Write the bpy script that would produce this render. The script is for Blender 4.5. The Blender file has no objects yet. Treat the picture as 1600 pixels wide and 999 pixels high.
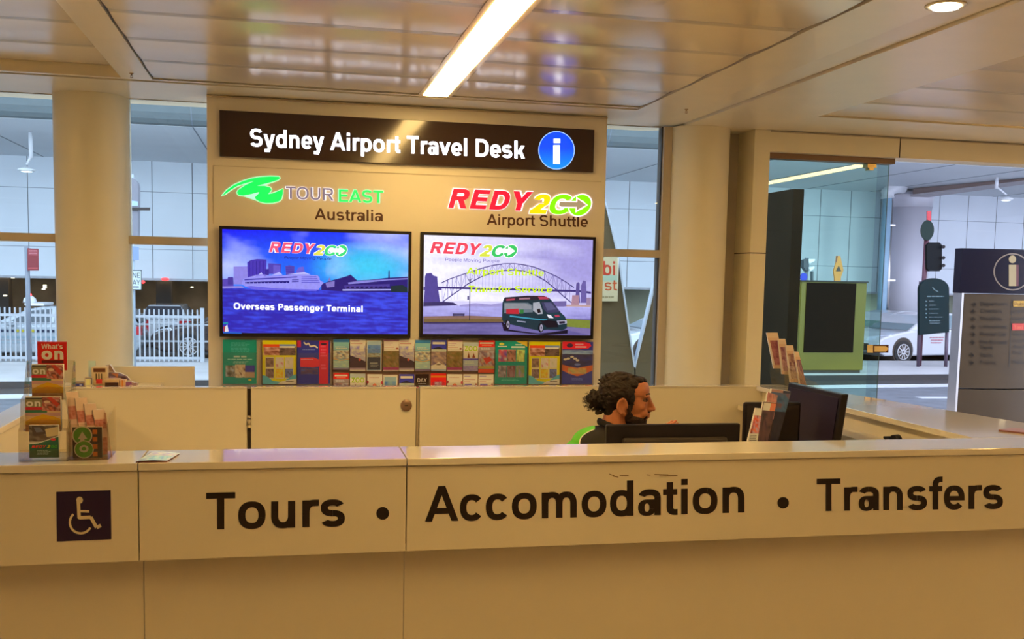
import bpy, bmesh, math, random
from mathutils import Vector, Matrix, noise
random.seed(7)
PI = math.pi
sc = bpy.context.scene
COL = sc.collection
# ------------------------------------------------------------------ camera
F, PX, PY = 1609.6, 800.0, 583.1
YAW, PITCH, ROLL = .21641545, -.09175478, .02051203
EYE = Vector((0, 0, 1.65))
fwd = Vector((math.sin(YAW)*math.cos(PITCH), math.cos(YAW)*math.cos(PITCH), math.sin(PITCH)))
r0 = Vector((math.cos(YAW), -math.sin(YAW), 0)); u0 = r0.cross(fwd)
RT = math.cos(ROLL)*r0 + math.sin(ROLL)*u0
UP = -math.sin(ROLL)*r0 + math.cos(ROLL)*u0
cd = bpy.data.cameras.new('camera'); cam = bpy.data.objects.new('camera', cd); COL.objects.link(cam)
m = Matrix((RT, UP, -fwd)).transposed().to_4x4(); m.translation = EYE
cam.matrix_world = m
cd.sensor_width = 36; cd.lens = 36*F/1600; cd.shift_y = (PY-499.5)/1600
cd.clip_start = .05; cd.clip_end = 300
sc.camera = cam

def ray(x, y): return fwd + RT*((x-PX)/F) + UP*((PY-y)/F)
def at(x, y, Y):            # where a sight line meets the wall plane at depth Y
    d = ray(x, y); return EYE + d*(Y/d.y)
def atz(x, y, z):
    d = ray(x, y); return EYE + d*((z-1.65)/d.z)

# ------------------------------------------------------------------ colours and materials
def lin(c):
    if isinstance(c, str): c = tuple(int(c[i:i+2], 16) for i in (0, 2, 4))
    return tuple(((v/255)/12.92 if v/255 <= .04045 else ((v/255+.055)/1.055)**2.4) for v in c)

def mat(name, col, rough=.5, metal=0, var=.04, scale=6, bump=0, bscale=40, emit=None, es=1, coat=0, spec=.5, trans=0):
    m = bpy.data.materials.new(name); m.use_nodes = True
    nt = m.node_tree; b = nt.nodes['Principled BSDF']
    if isinstance(col, str): col = lin(col)
    tc = nt.nodes.new('ShaderNodeTexCoord')
    nz = nt.nodes.new('ShaderNodeTexNoise'); nz.inputs['Scale'].default_value = scale; nz.inputs['Detail'].default_value = 4
    nt.links.new(tc.outputs['Object'], nz.inputs['Vector'])
    rp = nt.nodes.new('ShaderNodeValToRGB')
    rp.color_ramp.elements[0].position = .3; rp.color_ramp.elements[1].position = .7
    rp.color_ramp.elements[0].color = tuple(max(0, c*(1-var)) for c in col)+(1,)
    rp.color_ramp.elements[1].color = tuple(min(1, c*(1+var)) for c in col)+(1,)
    nt.links.new(nz.outputs['Fac'], rp.inputs['Fac']); nt.links.new(rp.outputs['Color'], b.inputs['Base Color'])
    b.inputs['Roughness'].default_value = rough; b.inputs['Metallic'].default_value = metal
    b.inputs['Coat Weight'].default_value = coat; b.inputs['Coat Roughness'].default_value = .05
    b.inputs['Specular IOR Level'].default_value = spec
    if bump:
        n2 = nt.nodes.new('ShaderNodeTexNoise'); n2.inputs['Scale'].default_value = bscale; n2.inputs['Detail'].default_value = 5
        nt.links.new(tc.outputs['Object'], n2.inputs['Vector'])
        bp = nt.nodes.new('ShaderNodeBump'); bp.inputs['Strength'].default_value = bump; bp.inputs['Distance'].default_value = .01
        nt.links.new(n2.outputs['Fac'], bp.inputs['Height']); nt.links.new(bp.outputs['Normal'], b.inputs['Normal'])
    if emit is not None:
        if isinstance(emit, str): emit = lin(emit)
        b.inputs['Emission Color'].default_value = tuple(emit)+(1,); b.inputs['Emission Strength'].default_value = es
    return m

def clear(name, tint=(1, 1, 1), gloss=1.0, rough=.0, dens=0.0, dcol=(.8, .8, .8)):
    m = bpy.data.materials.new(name); m.use_nodes = True; nt = m.node_tree; nt.nodes.clear()
    out = nt.nodes.new('ShaderNodeOutputMaterial'); tr = nt.nodes.new('ShaderNodeBsdfTransparent'); tr.inputs[0].default_value = tuple(tint)+(1,)
    gl = nt.nodes.new('ShaderNodeBsdfGlossy'); gl.inputs['Roughness'].default_value = rough
    fr = nt.nodes.new('ShaderNodeFresnel'); fr.inputs['IOR'].default_value = 1.5
    mu = nt.nodes.new('ShaderNodeMath'); mu.operation = 'MULTIPLY'; mu.inputs[1].default_value = gloss
    mx = nt.nodes.new('ShaderNodeMixShader')
    nt.links.new(fr.outputs[0], mu.inputs[0]); nt.links.new(mu.outputs[0], mx.inputs[0])
    nt.links.new(tr.outputs[0], mx.inputs[1]); nt.links.new(gl.outputs[0], mx.inputs[2])
    last = mx
    if dens:
        df = nt.nodes.new('ShaderNodeBsdfDiffuse'); df.inputs[0].default_value = tuple(dcol)+(1,)
        m2 = nt.nodes.new('ShaderNodeMixShader'); m2.inputs[0].default_value = dens
        nt.links.new(mx.outputs[0], m2.inputs[1]); nt.links.new(df.outputs[0], m2.inputs[2]); last = m2
    nt.links.new(last.outputs[0], out.inputs[0])
    return m

def attr_mat(name, emission=0.0, rough=.35, spec=.5, coat=0, fine=0):
    m = bpy.data.materials.new(name); m.use_nodes = True; nt = m.node_tree; b = nt.nodes['Principled BSDF']
    a = nt.nodes.new('ShaderNodeAttribute'); a.attribute_name = 'Col'
    b.inputs['Roughness'].default_value = rough; b.inputs['Specular IOR Level'].default_value = spec
    b.inputs['Coat Weight'].default_value = coat
    src = a.outputs['Color']
    if fine:
        tc = nt.nodes.new('ShaderNodeTexCoord'); nz = nt.nodes.new('ShaderNodeTexNoise')
        nz.inputs['Scale'].default_value = fine; nz.inputs['Detail'].default_value = 3
        nt.links.new(tc.outputs['Object'], nz.inputs['Vector'])
        mr = nt.nodes.new('ShaderNodeMapRange'); mr.inputs[1].default_value = .3; mr.inputs[2].default_value = .7
        mr.inputs[3].default_value = .93; mr.inputs[4].default_value = 1.05
        nt.links.new(nz.outputs['Fac'], mr.inputs[0])
        vm = nt.nodes.new('ShaderNodeVectorMath'); vm.operation = 'SCALE'
        nt.links.new(a.outputs['Color'], vm.inputs[0]); nt.links.new(mr.outputs[0], vm.inputs['Scale']); src = vm.outputs[0]
    if emission:
        b.inputs['Base Color'].default_value = (.01, .01, .012, 1)
        nt.links.new(src, b.inputs['Emission Color']); b.inputs['Emission Strength'].default_value = emission
    else:
        nt.links.new(src, b.inputs['Base Color'])
    return m

# ------------------------------------------------------------------ object helpers
def wmat(o):
    w = o.matrix_basis.copy()
    while o.parent: o = o.parent; w = o.matrix_basis @ w
    return w
def tag(o, label=None, cat=None, group=None, kind=None):
    if label: o['label'] = label
    if cat: o['category'] = cat
    if group: o['group'] = group
    if kind: o['kind'] = kind
    return o
def thing(name, label, cat, loc=(0, 0, 0), rz=0, group=None):
    o = bpy.data.objects.new(name, None); COL.objects.link(o); o.location = loc; o.rotation_euler = (0, 0, rz)
    o.empty_display_size = .05
    o.matrix_basis = Matrix.Translation(loc) @ Matrix.Rotation(rz, 4, 'Z')
    return tag(o, label, cat, group)

class MB:
    """collects shapes with material slots and links them as one mesh"""
    def __init__(s): s.v = []; s.f = []; s.m = []; s.mats = []; s.sm = []
    def mi(s, mt):
        if mt not in s.mats: s.mats.append(mt)
        return s.mats.index(mt)
    def add(s, vs, fs, mt, smooth=False):
        k = len(s.v); s.v += [Vector(v) for v in vs]; i = s.mi(mt)
        for f in fs: s.f.append([a+k for a in f]); s.m.append(i); s.sm.append(smooth)
    def box(s, x0, x1, y0, y1, z0, z1, mt):
        vs = [(x, y, z) for z in (z0, z1) for y in (y0, y1) for x in (x0, x1)]
        s.add(vs, [(0, 2, 3, 1), (4, 5, 7, 6), (0, 1, 5, 4), (2, 6, 7, 3), (0, 4, 6, 2), (1, 3, 7, 5)], mt); return s
    def prism(s, pts, lo, hi, axis, mt, scale_hi=1):
        """extrude a 2D outline along an axis: 'z' pts=(x,y), 'y' pts=(x,z), 'x' pts=(y,z)"""
        n = len(pts)
        def P(p, t):
            return {'z': (p[0], p[1], t), 'y': (p[0], t, p[1]), 'x': (t, p[0], p[1])}[axis]
        vs = [P(p, lo) for p in pts]+[P(p, hi) for p in pts]
        fs = [tuple(range(n-1, -1, -1)), tuple(range(n, 2*n))]+[(i, (i+1) % n, n+(i+1) % n, n+i) for i in range(n)]
        s.add(vs, fs, mt); return s
    def cyl(s, p0, p1, r0, mt, r1=None, n=20, caps=True, smooth=True):
        p0 = Vector(p0); p1 = Vector(p1); r1 = r0 if r1 is None else r1; d = (p1-p0).normalized()
        a = d.orthogonal().normalized(); b = d.cross(a)
        vs = []
        for p, r in ((p0, r0), (p1, r1)):
            for i in range(n):
                t = 2*PI*i/n; vs.append(p+(a*math.cos(t)+b*math.sin(t))*r)
        s.add(vs, [(i, (i+1) % n, n+(i+1) % n, n+i) for i in range(n)], mt, smooth)
        if caps: s.add(vs, [tuple(range(n-1, -1, -1)), tuple(range(n, 2*n))], mt)
        return s
    def tube(s, pts, r, mt, n=8):
        pts = [Vector(p) for p in pts]; rings = []
        for i, p in enumerate(pts):
            d = (pts[min(i+1, len(pts)-1)]-pts[max(i-1, 0)]).normalized()
            a = d.cross(Vector((.13, .31, .94))).normalized(); b = d.cross(a)
            rings += [p+(a*math.cos(2*PI*j/n)+b*math.sin(2*PI*j/n))*r for j in range(n)]
        fs = [(i*n+j, i*n+(j+1) % n, (i+1)*n+(j+1) % n, (i+1)*n+j) for i in range(len(pts)-1) for j in range(n)]
        fs += [tuple(range(n-1, -1, -1)), tuple(range((len(pts)-1)*n, len(pts)*n))]
        s.add(rings, fs, mt, True); return s
    def lathe(s, c, prof, mt, n=32, axis='z'):
        """prof: (radius, height) pairs round the vertical through c"""
        vs = []
        for r, h in prof:
            for i in range(n):
                t = 2*PI*i/n
                vs.append((c[0]+r*math.cos(t), c[1]+r*math.sin(t), c[2]+h) if axis == 'z' else (c[0]+r*math.cos(t), c[1]+h, c[2]+r*math.sin(t)))
        k = len(prof)
        s.add(vs, [(i*n+j, i*n+(j+1) % n, (i+1)*n+(j+1) % n, (i+1)*n+j) for i in range(k-1) for j in range(n)], mt, True)
        s.add(vs, [tuple(range(n-1, -1, -1)), tuple(range((k-1)*n, k*n))], mt); return s
    def ell(s, c, r, mt=None, M=None, sub=3):
        bm = bmesh.new(); bmesh.ops.create_icosphere(bm, subdivisions=sub, radius=1)
        vs = []
        for v in bm.verts:
            p = Vector((v.co.x*r[0], v.co.y*r[1], v.co.z*r[2]))
            if M: p = M @ p
            vs.append(p+Vector(c))
        bm.verts.index_update(); fs = [[v.index for v in f.verts] for f in bm.faces]; bm.free()
        s.add(vs, fs, mt, True); return s
    def limb(s, a, b, ra, rb, mt=None, n=16):
        s.cyl(a, b, ra, mt, rb, n); s.ell(a, (ra,)*3, mt, sub=2); s.ell(b, (rb,)*3, mt, sub=2); return s
    def build(s, name, parent=None, world=True, bevel=0, fix=True):
        me = bpy.data.meshes.new(name)
        vs = s.v
        if parent and world:
            inv = wmat(parent).inverted(); vs = [inv @ v for v in s.v]
        me.from_pydata([tuple(v) for v in vs], [], s.f)
        for mt in s.mats:
            if mt: me.materials.append(mt)
        me.polygons.foreach_set('material_index', s.m); me.polygons.foreach_set('use_smooth', s.sm)
        bm = bmesh.new(); bm.from_mesh(me); bmesh.ops.remove_doubles(bm, verts=bm.verts, dist=1e-5)
        if fix: bmesh.ops.recalc_face_normals(bm, faces=bm.faces)
        bm.to_mesh(me); bm.free()
        o = bpy.data.objects.new(name, me); COL.objects.link(o)
        if parent: o.parent = parent
        if bevel:
            b = o.modifiers.new('bevel', 'BEVEL'); b.width = bevel; b.segments = 2; b.limit_method = 'ANGLE'; b.angle_limit = .6
        return o

def wall_part(name, mb, **k):
    return tag(mb.build(name, **k), kind='structure')

# ------------------------------------------------------------------ lettering
def letter(ch, w, t):
    """one grotesque letter from bars, slants and bowls; capitals 716 high, lower case 519; returns advance, polygons"""
    out = []
    def R(x0, x1, y0, y1): out.append([(x0, y0), (x1, y0), (x1, y1), (x0, y1)])
    def V(x, y0, y1): R(x, x+w, y0, y1)
    def H(x0, x1, y): R(x0, x1, y, y+t)
    def D(x0, y0, x1, y1, k=1.0):
        q = w*k*math.hypot(x1-x0, y1-y0)/abs(y1-y0); q = min(q, w*k*1.25)
        out.append([(x0, y0), (x0+q, y0), (x1+q, y1), (x1, y1)])
    def A(cx, cy, rx, ry, a0, a1, hk=1.0):
        n = max(3, int(abs(a1-a0)/11)); ix, iy = max(rx-w, 4), max(ry-t*hk, 4)
        def pt(r, q, a): 
            c, s_ = math.cos(a), math.sin(a); e = .86
            return (cx+r*math.copysign(abs(c)**e, c), cy+q*math.copysign(abs(s_)**e, s_))
        for i in range(n):
            b0 = math.radians(a0+(a1-a0)*i/n); b1 = math.radians(a0+(a1-a0)*(i+1)/n)
            out.append([pt(ix, iy, b0), pt(rx, ry, b0), pt(rx, ry, b1), pt(ix, iy, b1)])
    def S(cx, rx, h):
        lo, hi = -9, h+9; m_ = (lo+hi)/2; y1 = m_-t/2
        A(cx-4, (hi+y1)/2, rx-6, (hi-y1)/2, 24, 270); A(cx, (y1+t+lo)/2, rx, (y1+t-lo)/2, -156, 90)
    X = 519; C = 716; adv = 611
    if ch == 'o': A(305, 259, 268, 270, 0, 360)
    elif ch == 'c': A(285, 259, 253, 270, 38, 322); adv = 556
    elif ch == 'e': A(280, 259, 250, 270, 0, 318); R(60, 528, 259-t*.55, 259+t*.28); adv = 556
    elif ch == 'a': V(520-w, 0, 350); A(276, 345, 244, 183, 0, 160); A(222, 155, 192, 165, 0, 360, .68); R(222, 520-w*.5, 320-t*.68, 320); adv = 556
    elif ch == 'b': V(70, 0, C); A(322, 259, 252, 270, 0, 360)
    elif ch == 'd': V(541-w, 0, C); A(289, 259, 252, 270, 0, 360)
    elif ch == 'p': V(70, -200, X); A(322, 259, 252, 270, 0, 360)
    elif ch == 'g': V(541-w, -10, X); A(289, 262, 252, 267, 0, 360); A(289, -5, 252, 205, 198, 360)
    elif ch == 'f': V(90, 0, 545); A(285, 541, 195, 185, 90, 180); R(284, 335, 726-t, 726); H(12, 325, X-t); adv = 333
    elif ch == 'h': V(70, 0, C); A(305, 285, 236, 244, 0, 180); V(541-w, 0, 290)
    elif ch == 'n': V(70, 0, X); A(305, 285, 236, 244, 0, 180); V(541-w, 0, 290)
    elif ch == 'm':
        q = (70+822-w)/2; V(70, 0, X); A((70+q+w)/2, 285, (q+w-70)/2, 244, 0, 180); V(q, 0, 290); A((q+822)/2, 285, (822-q)/2, 244, 0, 180); V(822-w, 0, 290); adv = 889
    elif ch == 'u': V(70, 230, X); A(305, 235, 236, 245, 180, 360); V(541-w, 0, X)
    elif ch == 'r': V(70, 0, X); A(300, 285, 230, 244, 80, 180); R(300, 392, 529-t, 529); adv = 389
    elif ch == 'i': V(70, 0, X); V(70, 595, C); adv = 278
    elif ch == 'l': V(70, 0, C); adv = 278
    elif ch == 'k': V(70, 0, C); D(165, 175, 545-w*1.15, X); D(560-w*1.1, 0, 300-w*.4, 330); adv = 556
    elif ch == 's': S(275, 238, X); adv = 556
    elif ch == 't': V(90, 130, 660); H(12, 318, X-t); A(275, 135, 185, 145, 180, 270); R(274, 325, -10, t-10); adv = 333
    elif ch == 'v': D(278-w*.55, 0, 8, X); D(278-w*.55, 0, 546-w*1.1, X); adv = 556
    elif ch == 'w': D(210-w*.5, 0, 8, X, .95); D(210-w*.5, 0, 389-w*.5, X, .9); D(568-w*.5, 0, 389-w*.5, X, .9); D(568-w*.5, 0, 770-w, X, .95); adv = 778
    elif ch == 'x': D(10, 0, 540-w*1.15, X); D(540-w*1.15, 0, 10, X); adv = 556
    elif ch == 'y': D(278-w*.55, 0, 8, X); D(150, -205, 546-w*1.1, X); R(60, 230, -205, t-205); adv = 556
    elif ch == 'z': H(20, 480, X-t); H(20, 480, 0); D(20, t*.6, 480-w*1.2, X-t*.6); adv = 500
    elif ch == 'A': D(2, 0, 361-w*.52, C); D(720-w*1.06, 0, 361-w*.52, C); H(165, 560, 150); adv = 722
    elif ch == 'B': V(75, 0, C); H(75, 420, C-t); H(75, 420, 358-t/2); H(75, 430, 0); A(420, (C+358-t/2)/2, 225, (C-358+t/2)/2, -90, 90); A(430, (358+t/2)/2, 240, (358+t/2)/2, -90, 90); adv = 722
    elif ch == 'C': A(380, 358, 335, 370, 40, 320); adv = 722
    elif ch == 'D': V(75, 0, C); H(75, 345, C-t); H(75, 345, 0); A(340, 358, 342, 358, -90, 90); adv = 722
    elif ch == 'E': V(75, 0, C); H(75, 615, C-t); H(75, 580, 368-t/2); H(75, 625, 0); adv = 667
    elif ch == 'G': A(390, 358, 348, 370, 38, 325); V(708-w, 80, 380); H(410, 708, 380-t); adv = 778
    elif ch == 'H': V(70, 0, C); V(650-w, 0, C); H(70, 650, 368-t/2); adv = 722
    elif ch == 'I': V(70, 0, C); adv = 278
    elif ch == 'K': V(75, 0, C); D(170, 230, 700-w*1.3, C); D(712-w*1.2, 0, 320-w*.5, 460); adv = 722
    elif ch == 'L': V(75, 0, C); H(75, 590, 0); adv = 611
    elif ch == 'M': V(70, 0, C); V(763-w, 0, C); D(416-w*.5, 0, 72, C, .95); D(416-w*.5, 0, 761-w, C, .95); adv = 833
    elif ch == 'N': V(70, 0, C); V(650-w, 0, C); D(650-w*1.15, 0, 70, C, .95); adv = 722
    elif ch in 'O0Q': A(389, 358, 350, 370, 0, 360); adv = 778
    elif ch == 'P': V(75, 0, C); H(75, 420, C-t); H(75, 420, 262); A(410, (C+262)/2, 225, (C-262)/2, -90, 90); adv = 667
    elif ch == 'R': V(75, 0, C); H(75, 440, C-t); H(75, 440, 290); A(430, (C+290)/2, 235, (C-290)/2, -90, 90); D(715-w*1.25, 0, 390-w*.4, 320); adv = 722
    elif ch == 'S': S(333, 292, C); adv = 667
    elif ch == 'T': H(20, 592, C-t); V(306-w/2, 0, C); adv = 611
    elif ch == 'U': V(70, 265, C); V(650-w, 265, C); A(360, 270, 290, 282, 180, 360); adv = 722
    elif ch == 'V': D(333-w*.55, 0, 2, C); D(333-w*.55, 0, 664-w*1.1, C); adv = 667
    elif ch == 'W': D(245-w*.5, 0, 5, C); D(245-w*.5, 0, 472-w*.5, C, .9); D(700-w*.5, 0, 472-w*.5, C, .9); D(700-w*.5, 0, 940-w, C); adv = 944
    elif ch == 'X': D(5, 0, 662-w*1.2, C); D(662-w*1.2, 0, 5, C); adv = 667
    elif ch == 'Y': V(334-w/2, 0, 320); D(334-w*.52, 285, 2, C); D(334-w*.52, 285, 664-w*1.1, C); adv = 667
    elif ch == 'Z': H(25, 590, C-t); H(25, 590, 0); D(25, t*.6, 590-w*1.3, C-t*.6); adv = 611
    elif ch == '2': A(280, 480, 240, 245, -42, 168); D(28, t*.7, 330-w*.5, 375, 1.15); H(28, 520, 0); adv = 556
    elif ch == '1': V(220, 0, C); D(90, 500, 220, 640); adv = 556
    elif ch == "'": V(60, 480, C); adv = 238
    elif ch == '.': R(70, 70+w, 0, w); adv = 278
    elif ch == '-': H(40, 290, 190); adv = 333
    elif ch == ' ': adv = 278
    else: raise KeyError(ch)
    return adv, out
_cache = {}
def glyphs(body, bold=.028, space=1.0, shear=0):
    """a word as polygons; capital height is 1, baseline at 0"""
    key = (body, bold, space, shear)
    if key in _cache: return _cache[key]
    w = 95+bold*1000; t = 86+bold*740; kx = 1+max(0, w-145)/700
    v = []; f = []; x = 0
    for ch in body:
        adv, polys = letter(ch, w/kx, t)
        for p in polys:
            k = len(v); v += [((x+a*kx+shear*b)/716, b/716) for a, b in p]; f.append(list(range(k, k+len(p))))
        x += adv*kx*space
    x0 = min(p[0] for p in v); v = [(a-x0, b) for a, b in v]
    _cache[key] = (v, f, max(p[0] for p in v)); return _cache[key]

class Deck:
    """flat printed artwork: coloured polygons laid in order on one surface, one mesh"""
    STEP = .00035
    def __init__(s, fn): s.fn = fn; s.v = []; s.f = []; s.c = []; s.n = 1
    def poly(s, pts, col, n=None, same=False):
        if not same: s.n += 1
        if isinstance(col, str): col = lin(col)
        j = (len(s.f) % 11)*2.5e-5 if same else 0
        k = len(s.v); s.v += [s.fn(p[0], p[1], s.n*s.STEP+j) for p in pts]; s.f.append(list(range(k, k+len(pts))))
        s.c.append([col]*len(pts)); return s
    def rect(s, x0, y0, x1, y1, col, same=False): return s.poly([(x0, y0), (x1, y0), (x1, y1), (x0, y1)], col, same=same)
    def disc(s, cx, cy, rx, ry, col, n=36, same=False):
        return s.poly([(cx+rx*math.cos(2*PI*i/n), cy+ry*math.sin(2*PI*i/n)) for i in range(n)], col, same=same)
    def ring(s, cx, cy, ra, rb, col, a0=0, a1=360, n=40, asp=1):
        s.n += 1
        for i in range(n):
            t0 = math.radians(a0+(a1-a0)*i/n); t1 = math.radians(a0+(a1-a0)*(i+1)/n)
            s.poly([(cx+ra*math.cos(t0)*asp, cy+ra*math.sin(t0)), (cx+rb*math.cos(t0)*asp, cy+rb*math.sin(t0)), (cx+rb*math.cos(t1)*asp, cy+rb*math.sin(t1)), (cx+ra*math.cos(t1)*asp, cy+ra*math.sin(t1))], col, same=True)
        return s
    def line(s, pts, w, col, same=False):
        if not same: s.n += 1
        for (a, b), (c, d) in zip(pts, pts[1:]):
            l = math.hypot(c-a, d-b) or 1; nx, ny = -(d-b)/l*w/2, (c-a)/l*w/2
            s.poly([(a+nx, b+ny), (c+nx, d+ny), (c-nx, d-ny), (a-nx, b-ny)], col, same=True)
        return s
    def grid(s, x0, y0, x1, y1, nx, ny, fcol):
        s.n += 1; z = s.n*s.STEP; k = len(s.v); P = [[(x0+(x1-x0)*i/nx, y0+(y1-y0)*j/ny) for i in range(nx+1)] for j in range(ny+1)]
        cc = [fcol(i/nx, j/ny) for j in range(ny+1) for i in range(nx+1)]
        s.v += [s.fn(p[0], p[1], z) for r in P for p in r]
        for j in range(ny):
            for i in range(nx):
                q = [j*(nx+1)+i, j*(nx+1)+i+1, (j+1)*(nx+1)+i+1, (j+1)*(nx+1)+i]
                s.f.append([k+a for a in q]); s.c.append([cc[a] for a in q])
        return s
    def text(s, body, p0, p1, h, col, bold=.028, space=1.0, up=-1, shear=0, same=False):
        """baseline from p0 to p1; h = capital height; up=-1 when the surface's second coordinate runs downwards"""
        v, f, W = glyphs(body, bold, space, shear)
        if not same: s.n += 1
        if isinstance(col, str): col = lin(col)
        z = s.n*s.STEP; k = len(s.v)
        for i, q in enumerate(f):
            j = (i % 11)*2.5e-5; k = len(s.v)
            s.v += [s.fn(p0[0]+(p1[0]-p0[0])*v[a][0]/W, p0[1]+(p1[1]-p0[1])*v[a][0]/W+up*h*v[a][1], z+j) for a in q]
            s.f.append(list(range(k, k+len(q)))); s.c.append([col]*len(q))
        return s
    def build(s, name, mt, parent=None, world=True, thick=0):
        vs = s.v
        if parent and world:
            inv = wmat(parent).inverted(); vs = [inv @ Vector(v) for v in s.v]
        me = bpy.data.meshes.new(name); me.from_pydata([tuple(v) for v in vs], [], s.f); me.materials.append(mt)
        if mt is M['print']: s.c = [[tuple(min(.92, v_*g_) for v_, g_ in zip(c_, (1.25, 1.6, 2.6))) for c_ in cs_] for cs_ in s.c]
        ca = me.color_attributes.new('Col', 'FLOAT_COLOR', 'CORNER'); i = 0
        for p, cs in zip(me.polygons, s.c):
            for li, c in zip(p.loop_indices, cs): ca.data[li].color = (c[0], c[1], c[2], 1)
        o = bpy.data.objects.new(name, me); COL.objects.link(o)
        if parent: o.parent = parent
        if thick:
            sd = o.modifiers.new('thickness', 'SOLIDIFY'); sd.thickness = thick; sd.offset = 0
        return o

def on_wall(Y): return lambda x, y, o: at(x, y, Y)-Vector((0, o, 0))
def fbm(x, y, z=0, o=4): return noise.fractal(Vector((x, y, z)), 1.0, 2.0, o)
def mixc(a, b, t):
    t = max(0, min(1, t)); return tuple(a[i]*(1-t)+b[i]*t for i in range(3))

# ------------------------------------------------------------------ shared materials
M = {}
M['laminate'] = mat('white_laminate', (.80, .74, .61), .28, var=.015, scale=3, coat=.35)
M['worktop'] = mat('gloss_white_worktop', (.82, .77, .68), .08, var=.01, coat=.6)
M['panelwall'] = mat('white_display_wall', (.80, .74, .63), .42, var=.015)
M['ceil'] = mat('white_ceiling_metal', (.86, .77, .56), .30, var=.02)
M['ceilgloss'] = mat('gloss_ceiling_panel', (.82, .71, .50), .21, var=.02, spec=.6)
M['column'] = mat('cream_column_paint', (.84, .77, .58), .42, var=.02, coat=.05)
M['frame'] = mat('painted_mullion', (.55, .47, .36), .4, var=.03)
M['dark'] = mat('dark_gap', (.05, .035, .025), .6)
M['black'] = mat('black_plastic', (.012, .009, .011), .45, var=.2, spec=.3, bump=.02, bscale=300)
M['blackmatt'] = mat('black_matt', (.03, .022, .02), .6, var=.15)
M['steel'] = mat('brushed_steel', (.55, .52, .50), .3, metal=1, var=.05)
M['floor'] = mat('stone_floor', (.62, .52, .42), .35, var=.12, scale=2)
M['print'] = attr_mat('printed_paper', rough=.35)
M['vinyl'] = attr_mat('printed_vinyl', rough=.4)
M['paper'] = mat('white_paper', (.8, .78, .74), .6)
M['acrylic'] = clear('clear_acrylic', (.98, .96, .91), gloss=.6, dens=.035, dcol=(.85, .78, .6))
M['acrylic2'] = clear('thin_clear_pocket', (.99, .98, .97), gloss=.35, dens=.02, dcol=(.8, .7, .65))
M['glass'] = clear('window_glass', (.90, .95, .97), gloss=.9)
M['glassgreen'] = clear('green_tinted_glass', (.76, .90, .86), gloss=.9)
M['glasspurple'] = clear('neutral_tinted_glass', (.93, .915, .955), gloss=.5)
# ================================================================== ROOM SHELL
Z = 2.557
lamp = mat('warm_tube_light', (1, .9, .8), emit=(1, .645, .22), es=34)
f = MB(); f.box(-6, 9, -5, 12, -.12, 0, M['floor']); wall_part('floor', f)
for nm, b in (('wall_left', (-6.15, -6, -5, 6.0)), ('wall_right', (9, 9.15, -5, 6.0)), ('wall_back', (-6.15, 9.15, -5.15, -5))):
    w = MB(); w.box(b[0], b[1], b[2], b[3], 0, 2.75, M['panelwall']); wall_part(nm, w)

# ceiling: roof slab, flat border strips, bowed gloss panels between them
c = MB()
c.box(-6.15, 9.15, -5.15, 6.05, 2.76, 2.95, M['ceil'])
c.box(-6.15, 2.10, 5.335, 6.05, Z, 2.76, M['ceil'])
c.box(-6.15, 1.82, 5.285, 5.315, Z+.004, 2.72, M['ceil'])
c.box(1.828, 2.10, -5, 5.335, Z, 2.76, M['ceil'])
c.box(-.765, -.625, -5, 5.27, Z, 2.76, M['ceil'])
c.prism([(2.10, Z), (2.262, Z+.012), (2.262, 2.76), (2.10, 2.76)], -5, 6.05, 'y', M['ceil'])
c.box(2.272, 2.815, -5, 6.05, Z, 2.76, M['ceil'])
c.box(2.815, 9.15, 5.21, 6.05, Z, 2.76, M['ceil'])
c.box(2.2625, 2.2715, -5, 6.0, Z+.03, 2.76, M['dark'])
c.box(1.80, 1.83, -5, 5.33, Z+.012, 2.76, M['dark'])
c.box(-6.15, 1.85, 5.27, 5.34, Z+.03, 2.76, M['dark'])
c.box(-6.15, -.765, 5.265, 5.27, Z+.001, 2.76, M['ceil'])
c.box(-.63, -.60, -5, 5.27, Z+.012, 2.76, M['dark'])
c.box(.60, .86, -5, 5.285, Z+.05, 2.76, M['ceil'])
ceiling = wall_part('ceiling', c)

def panels(x0, x1, z, yend, gap=.0012, bow=.007, pitch=.44, stop=-5.0):
    p = MB(); y = yend
    while y > stop:
        a, b = y-pitch+gap/2, y-gap/2; n = 10; vs = []
        for i in range(n+1):
            t = i/n; yy = a+(b-a)*t; zz = z+.0085-bow*math.sin(PI*t)
            vs += [(x0, yy, zz), (x1, yy, zz)]
        p.add(vs, [(2*i, 2*i+1, 2*i+3, 2*i+2) for i in range(n)], M['ceilgloss'], True)
        p.add([(x0, a, z+.0085), (x1, a, z+.0085), (x1, a, z+.03), (x0, a, z+.03)], [(0, 1, 2, 3)], M['ceilgloss'])
        y -= pitch
    return p
for args in ((-.615, .646, Z, 5.265), (.818, 1.815, Z, 5.265), (-6, -.77, Z+.046, 5.262), (2.818, 4.18, Z, 5.20), (4.36, 9.0, Z, 5.20)):
    tag(panels(*args).build('ceiling_panel', ceiling, fix=False), kind='structure')

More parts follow.
